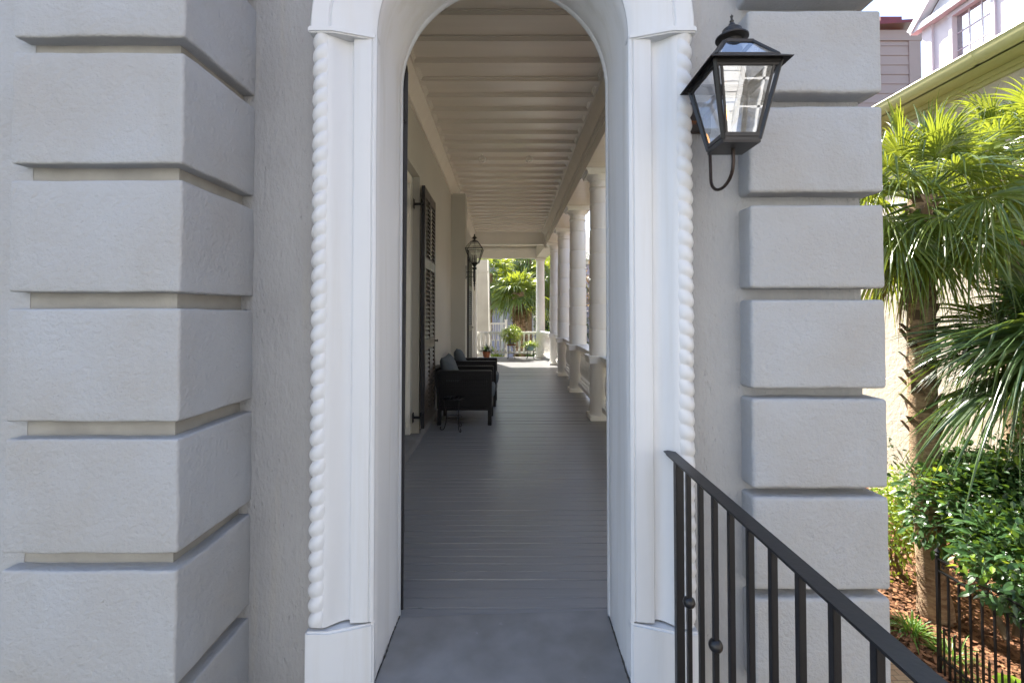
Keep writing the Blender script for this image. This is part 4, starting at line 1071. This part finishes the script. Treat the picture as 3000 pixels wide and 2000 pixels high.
# white clapboard house across the street, behind the camera, mirrored in the lantern
sh_ = empty('white_house', (3, -9.5, GZ), label='white clapboard house across the street, seen mirrored in the big lantern glass', cat='house')
def SH(name, m, f, parent=None, **k):
    g = MB(); f(g); g.v = [(v[0]-3, v[1]+9.5, v[2]-GZ) for v in g.v]; return g.build(name, m, parent or sh_, **k)
SH('wall', 'wboard', lambda g: (clap(g, -8, 14, GZ, 9.0, -9.5, front=1, h=.24), g.box(-8, 14, -16, -9.51, GZ, 9.0)), recalc=False)
SH('roof', 'redroof', lambda g: g.prism([(-16.4, 9.0), (-9.1, 9.0), (-12.7, 12)], 'x', -8.4, 14.4))
for x in (-5, -1.5, 2.0, 6.4, 10.5):
    def fr(g):
        for a in (x-.62, x+.50): g.box(a, a+.12, -9.49, -9.42, 2.1, 4.1)
        g.box(x-.62, x+.62, -9.49, -9.42, 4.1, 4.22); g.box(x-.72, x+.72, -9.49, -9.36, 2.0, 2.1); g.box(x-.03, x+.03, -9.49, -9.44, 2.1, 4.1)
        for z in (2.75, 3.4): g.box(x-.5, x+.5, -9.49, -9.44, z-.025, z+.025)
    f_ = SH('window', 'wboard', fr)
    g = MB(); g.box(x-.5-3, x+.5-3, .015, .025, 2.1-GZ, 4.1-GZ); g.build('pane', 'glass3', f_)

# ------------------------------------------------------------------ things at the end of the porch
def pot(g, r0, r1, h, rim=.012):
    g.lathe([(r0*.9, 0), (r0, .004), (r1, h-.03), (r1+rim, h-.03), (r1+rim, h), (r1-.006, h), (r1-.012, h-.03), (.01, h-.035)], n=24)
pp = empty('potted_plant', (-.81, 14.9, 0), label='dark strappy plant in a terracotta pot on the floor by the end railing', cat='potted plant', group='potted plants by the end railing')
g = MB(); g.lathe([(.15, .0), (.16, .022), (.15, .022), (.10, .01)], n=24); g.build('saucer', 'terra', pp, smooth=40)
g = MB(); pot(g, .085, .125, .24); o = g.build('pot', 'terra', pp, smooth=40); o.location = (0, 0, .012)
g = MB(); g.lathe([(.11, .20), (.11, .215), (.001, .222)], n=16); g.build('soil', 'soil', pp)
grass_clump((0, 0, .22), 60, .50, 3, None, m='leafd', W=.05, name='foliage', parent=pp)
def stand(x, y, r, h, label):
    s = empty('plant_stand', (x, y, 0), label=label, cat='plant stand', group='wire plant stands by the end railing')
    g = MB(); g.tube([(r*math.cos(2*PI*k/24), r*math.sin(2*PI*k/24), h) for k in range(25)], .008, 6, caps=False)
    g.tube([(r*.8*math.cos(2*PI*k/24), r*.8*math.sin(2*PI*k/24), h*.4) for k in range(25)], .005, 6, caps=False)
    for k in range(5): xx = (-.7+.35*k)*r; h_ = math.sqrt(r*r-xx*xx); g.tube([(xx, -h_, h), (xx, h_, h)], .004, 5)
    g.build('shelf_ring', 'black', s, smooth=60)
    for k in range(4):
        a = R(45+90*k); g = MB(); g.tube([(rr*math.cos(a), rr*math.sin(a), z) for rr, z in ((r, h), (r*.95, h*.6), (r*.85, h*.35), (r*.95, h*.1), (r*1.1, .01), (r*1.3, .012), (r*1.35, .035))], .008, 6)
        g.build('leg', 'black', s, smooth=60)
    return s
stand(.0, 15.05, .14, .44, 'taller wire stand under the grey pot with the trailing plant')
pp = empty('potted_plant', (.0, 15.05, .448), label='bright trailing plant in a grey pot on the taller wire stand', cat='potted plant', group='potted plants by the end railing')
g = MB(); g.lathe([(.14, .0), (.165, .025), (.155, .025), (.10, .01)], n=24); g.build('saucer', 'terra', pp, smooth=40)
g = MB(); pot(g, .085, .12, .20, .006); o = g.build('pot', 'pot', pp, smooth=40); o.location = (0, 0, .012)
rng = random.Random(12); g = MB()
for i in range(420):
    v = Vector((rng.gauss(0, 1), rng.gauss(0, .8), rng.gauss(0, 1))).normalized()*rng.random()**.4
    p_ = Vector((v.x*.34, v.y*.26, .40 + v.z*.30)); leafblade(g, p_, (v.x+rng.uniform(-.4, .4), v.y+rng.uniform(-.4, .4), rng.uniform(-.8, .3)), rng.uniform(.08, .15), .05, droop=.4, n=3)
for i in range(14):
    a = rng.random()*6.28; g.tube([(0, 0, .2), (.12*math.cos(a), .1*math.sin(a), .42), (.3*math.cos(a), .2*math.sin(a), .5)], .004, 4)
leafblade(g, (.0, 0, .5), (0, 0, 1), .28, .05, n=4); leafblade(g, (.05, 0, .5), (.9, 0, .4), .36, .05, n=4)
g.build('foliage', 'potleaf', pp, recalc=False)
stand(.63, 15.05, .15, .27, 'lower wire stand under the blue-green bowl')
pp = empty('potted_plant', (.63, 15.05, .278), label='pale spiky plant in a blue-green bowl on the lower wire stand', cat='potted plant', group='potted plants by the end railing')
g = MB(); pot(g, .11, .155, .17, .008); g.build('pot', 'bowl', pp, smooth=40)
rng = random.Random(14); g = MB()
for i in range(230):
    a = rng.random()*6.28; rr = rng.random()*.2; el = R(rng.uniform(0, 75)); d = (math.cos(a)*math.cos(el), math.sin(a)*math.cos(el)*.7, math.sin(el))
    leafblade(g, (rr*math.cos(a), rr*.7*math.sin(a), .15+.08*rng.random()), d, rng.uniform(.14, .28), .035, droop=.6, n=4)
g.build('foliage', 'potleaf', pp, recalc=False)

# white stair railing beyond
sr = empty('stair_railing', (-.5, 17.9, GZ), label='white slatted stair railing with a newel post just beyond the porch end', cat='railing')
g = MB(); g.box(-.35, .24, -.02, .02, 1.07-GZ, 1.12-GZ); g.box(-.35, .24, -.02, .02, .42-GZ, .46-GZ); g.build('rails', 'trim', sr)
g = MB(); g.box(.24, .34, -.05, .05, 0, 1.22-GZ); g.box(.225, .355, -.065, .065, 1.22-GZ, 1.25-GZ); g.build('newel_post', 'trim', sr)
for i in range(6):
    g = MB(); g.box(-.015, .015, -.012, .012, .46-GZ, 1.07-GZ); o = g.build('baluster', 'trim', sr); o.location = (-.30+.095*i, 0, 0)

# garden beyond the end railing
GG = 'palms beyond the end railing'
palm((.42, 19.2, GZ), (.30, 19.2, 2.35), .30, .26, 30, .6, .95, 31, 'fat-trunked palm framed by the end railing and the corner column', group=GG, nseg=22, boots=110, bootfrom=.25, dead=3, low=-22)
palm((-1.1, 20.5, GZ), (-1.0, 20.5, 3.3), .2, .17, 30, .7, 1.0, 33, 'shaggy palm with dead hanging fans at the left of the porch end view', group=GG, nseg=20, boots=20, dead=26)
palm((2.1, 21.5, GZ), (2.0, 21.5, 3.4), .2, .17, 28, .7, 1.0, 35, 'palm showing through the gaps between the far columns', group=GG, nseg=20, boots=20, dead=8)
palm((.9, 24, GZ), (.9, 24, 4.6), .2, .17, 28, .8, 1.1, 37, 'tall palm standing behind the fat-trunked palm at the porch end', group=GG, nseg=18, boots=0, dead=8)
palm((-.6, 18.9, GZ), (-.6, 18.9, -.6), .1, .1, 10, .4, .6, 39, 'young low palm behind the white stair railing', group=GG, nseg=20, boots=0, dead=0, low=5)
bush((1.4, 19.0, GZ), (1.3, .9, 2.0), 2400, 41, 'grass', 'leafy', 'bright green broad-leaved bush at the foot of the fat-trunked palm', leafL=.22, stems=4)
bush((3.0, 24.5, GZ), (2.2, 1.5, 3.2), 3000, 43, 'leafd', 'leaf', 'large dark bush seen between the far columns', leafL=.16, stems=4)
def tree(loc, hgt, cr, seed, m, label, n=3500, leafL=.14, m2=None):
    rng = random.Random(seed); root = empty('garden_tree', loc, label=label, cat='tree', group='trees beyond the porch')
    g = MB(); th = hgt*.45; g.tube([(0, 0, 0), (.05, 0, th*.5), (0, .05, th), (.1, 0, hgt*.75)], [.16, .13, .11, .05], 10)
    tips = []
    for i in range(16):
        a = i*2.4; z0 = th*(.7+.5*rng.random()); e = Vector((math.cos(a)*cr*rng.uniform(.4, .95), math.sin(a)*cr*rng.uniform(.4, .95), hgt*rng.uniform(.55, 1.0)))
        m_ = Vector((0, 0, z0)).lerp(e, .5) + Vector((0, 0, .2)); g.tube([(0, 0, z0), m_, e], [.06, .04, .012], 6); tips += [e, m_]
        for k in range(4):
            q = m_.lerp(e, rng.random()); t = q + Vector((rng.uniform(-1, 1), rng.uniform(-1, 1), rng.uniform(0, 1)))*cr*.35; g.tube([q, t], [.015, .005], 4); tips.append(t)
    g.build('trunk', 'bark', root, smooth=60); g = MB()
    for i in range(n):
        t = rng.choice(tips); p_ = t + Vector((rng.gauss(0, 1), rng.gauss(0, 1), rng.gauss(0, .7)))*cr*.17
        leafblade(g, p_, (rng.uniform(-1, 1), rng.uniform(-1, 1), rng.uniform(-1, .6)), leafL*rng.uniform(.6, 1.2), leafL*.45, droop=.2, n=2)
    g.build('crown', m, root, recalc=False); return root
tree((4.6, 22, GZ), 5.6, 1.8, 51, 'leafb', 'thin bronze-leaved tree showing between the two nearest columns', n=1800)
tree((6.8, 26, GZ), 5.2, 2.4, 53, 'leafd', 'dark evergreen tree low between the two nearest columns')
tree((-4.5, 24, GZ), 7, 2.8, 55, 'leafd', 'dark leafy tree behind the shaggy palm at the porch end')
tree((1.8, 27, GZ), 6.5, 2.6, 57, 'leaf', 'green leafy tree filling the view behind the palms', n=4000)
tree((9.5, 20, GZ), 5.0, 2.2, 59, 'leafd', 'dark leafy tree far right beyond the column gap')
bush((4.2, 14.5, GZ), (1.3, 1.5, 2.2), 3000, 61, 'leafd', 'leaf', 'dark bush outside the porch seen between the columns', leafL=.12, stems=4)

if 0: pass
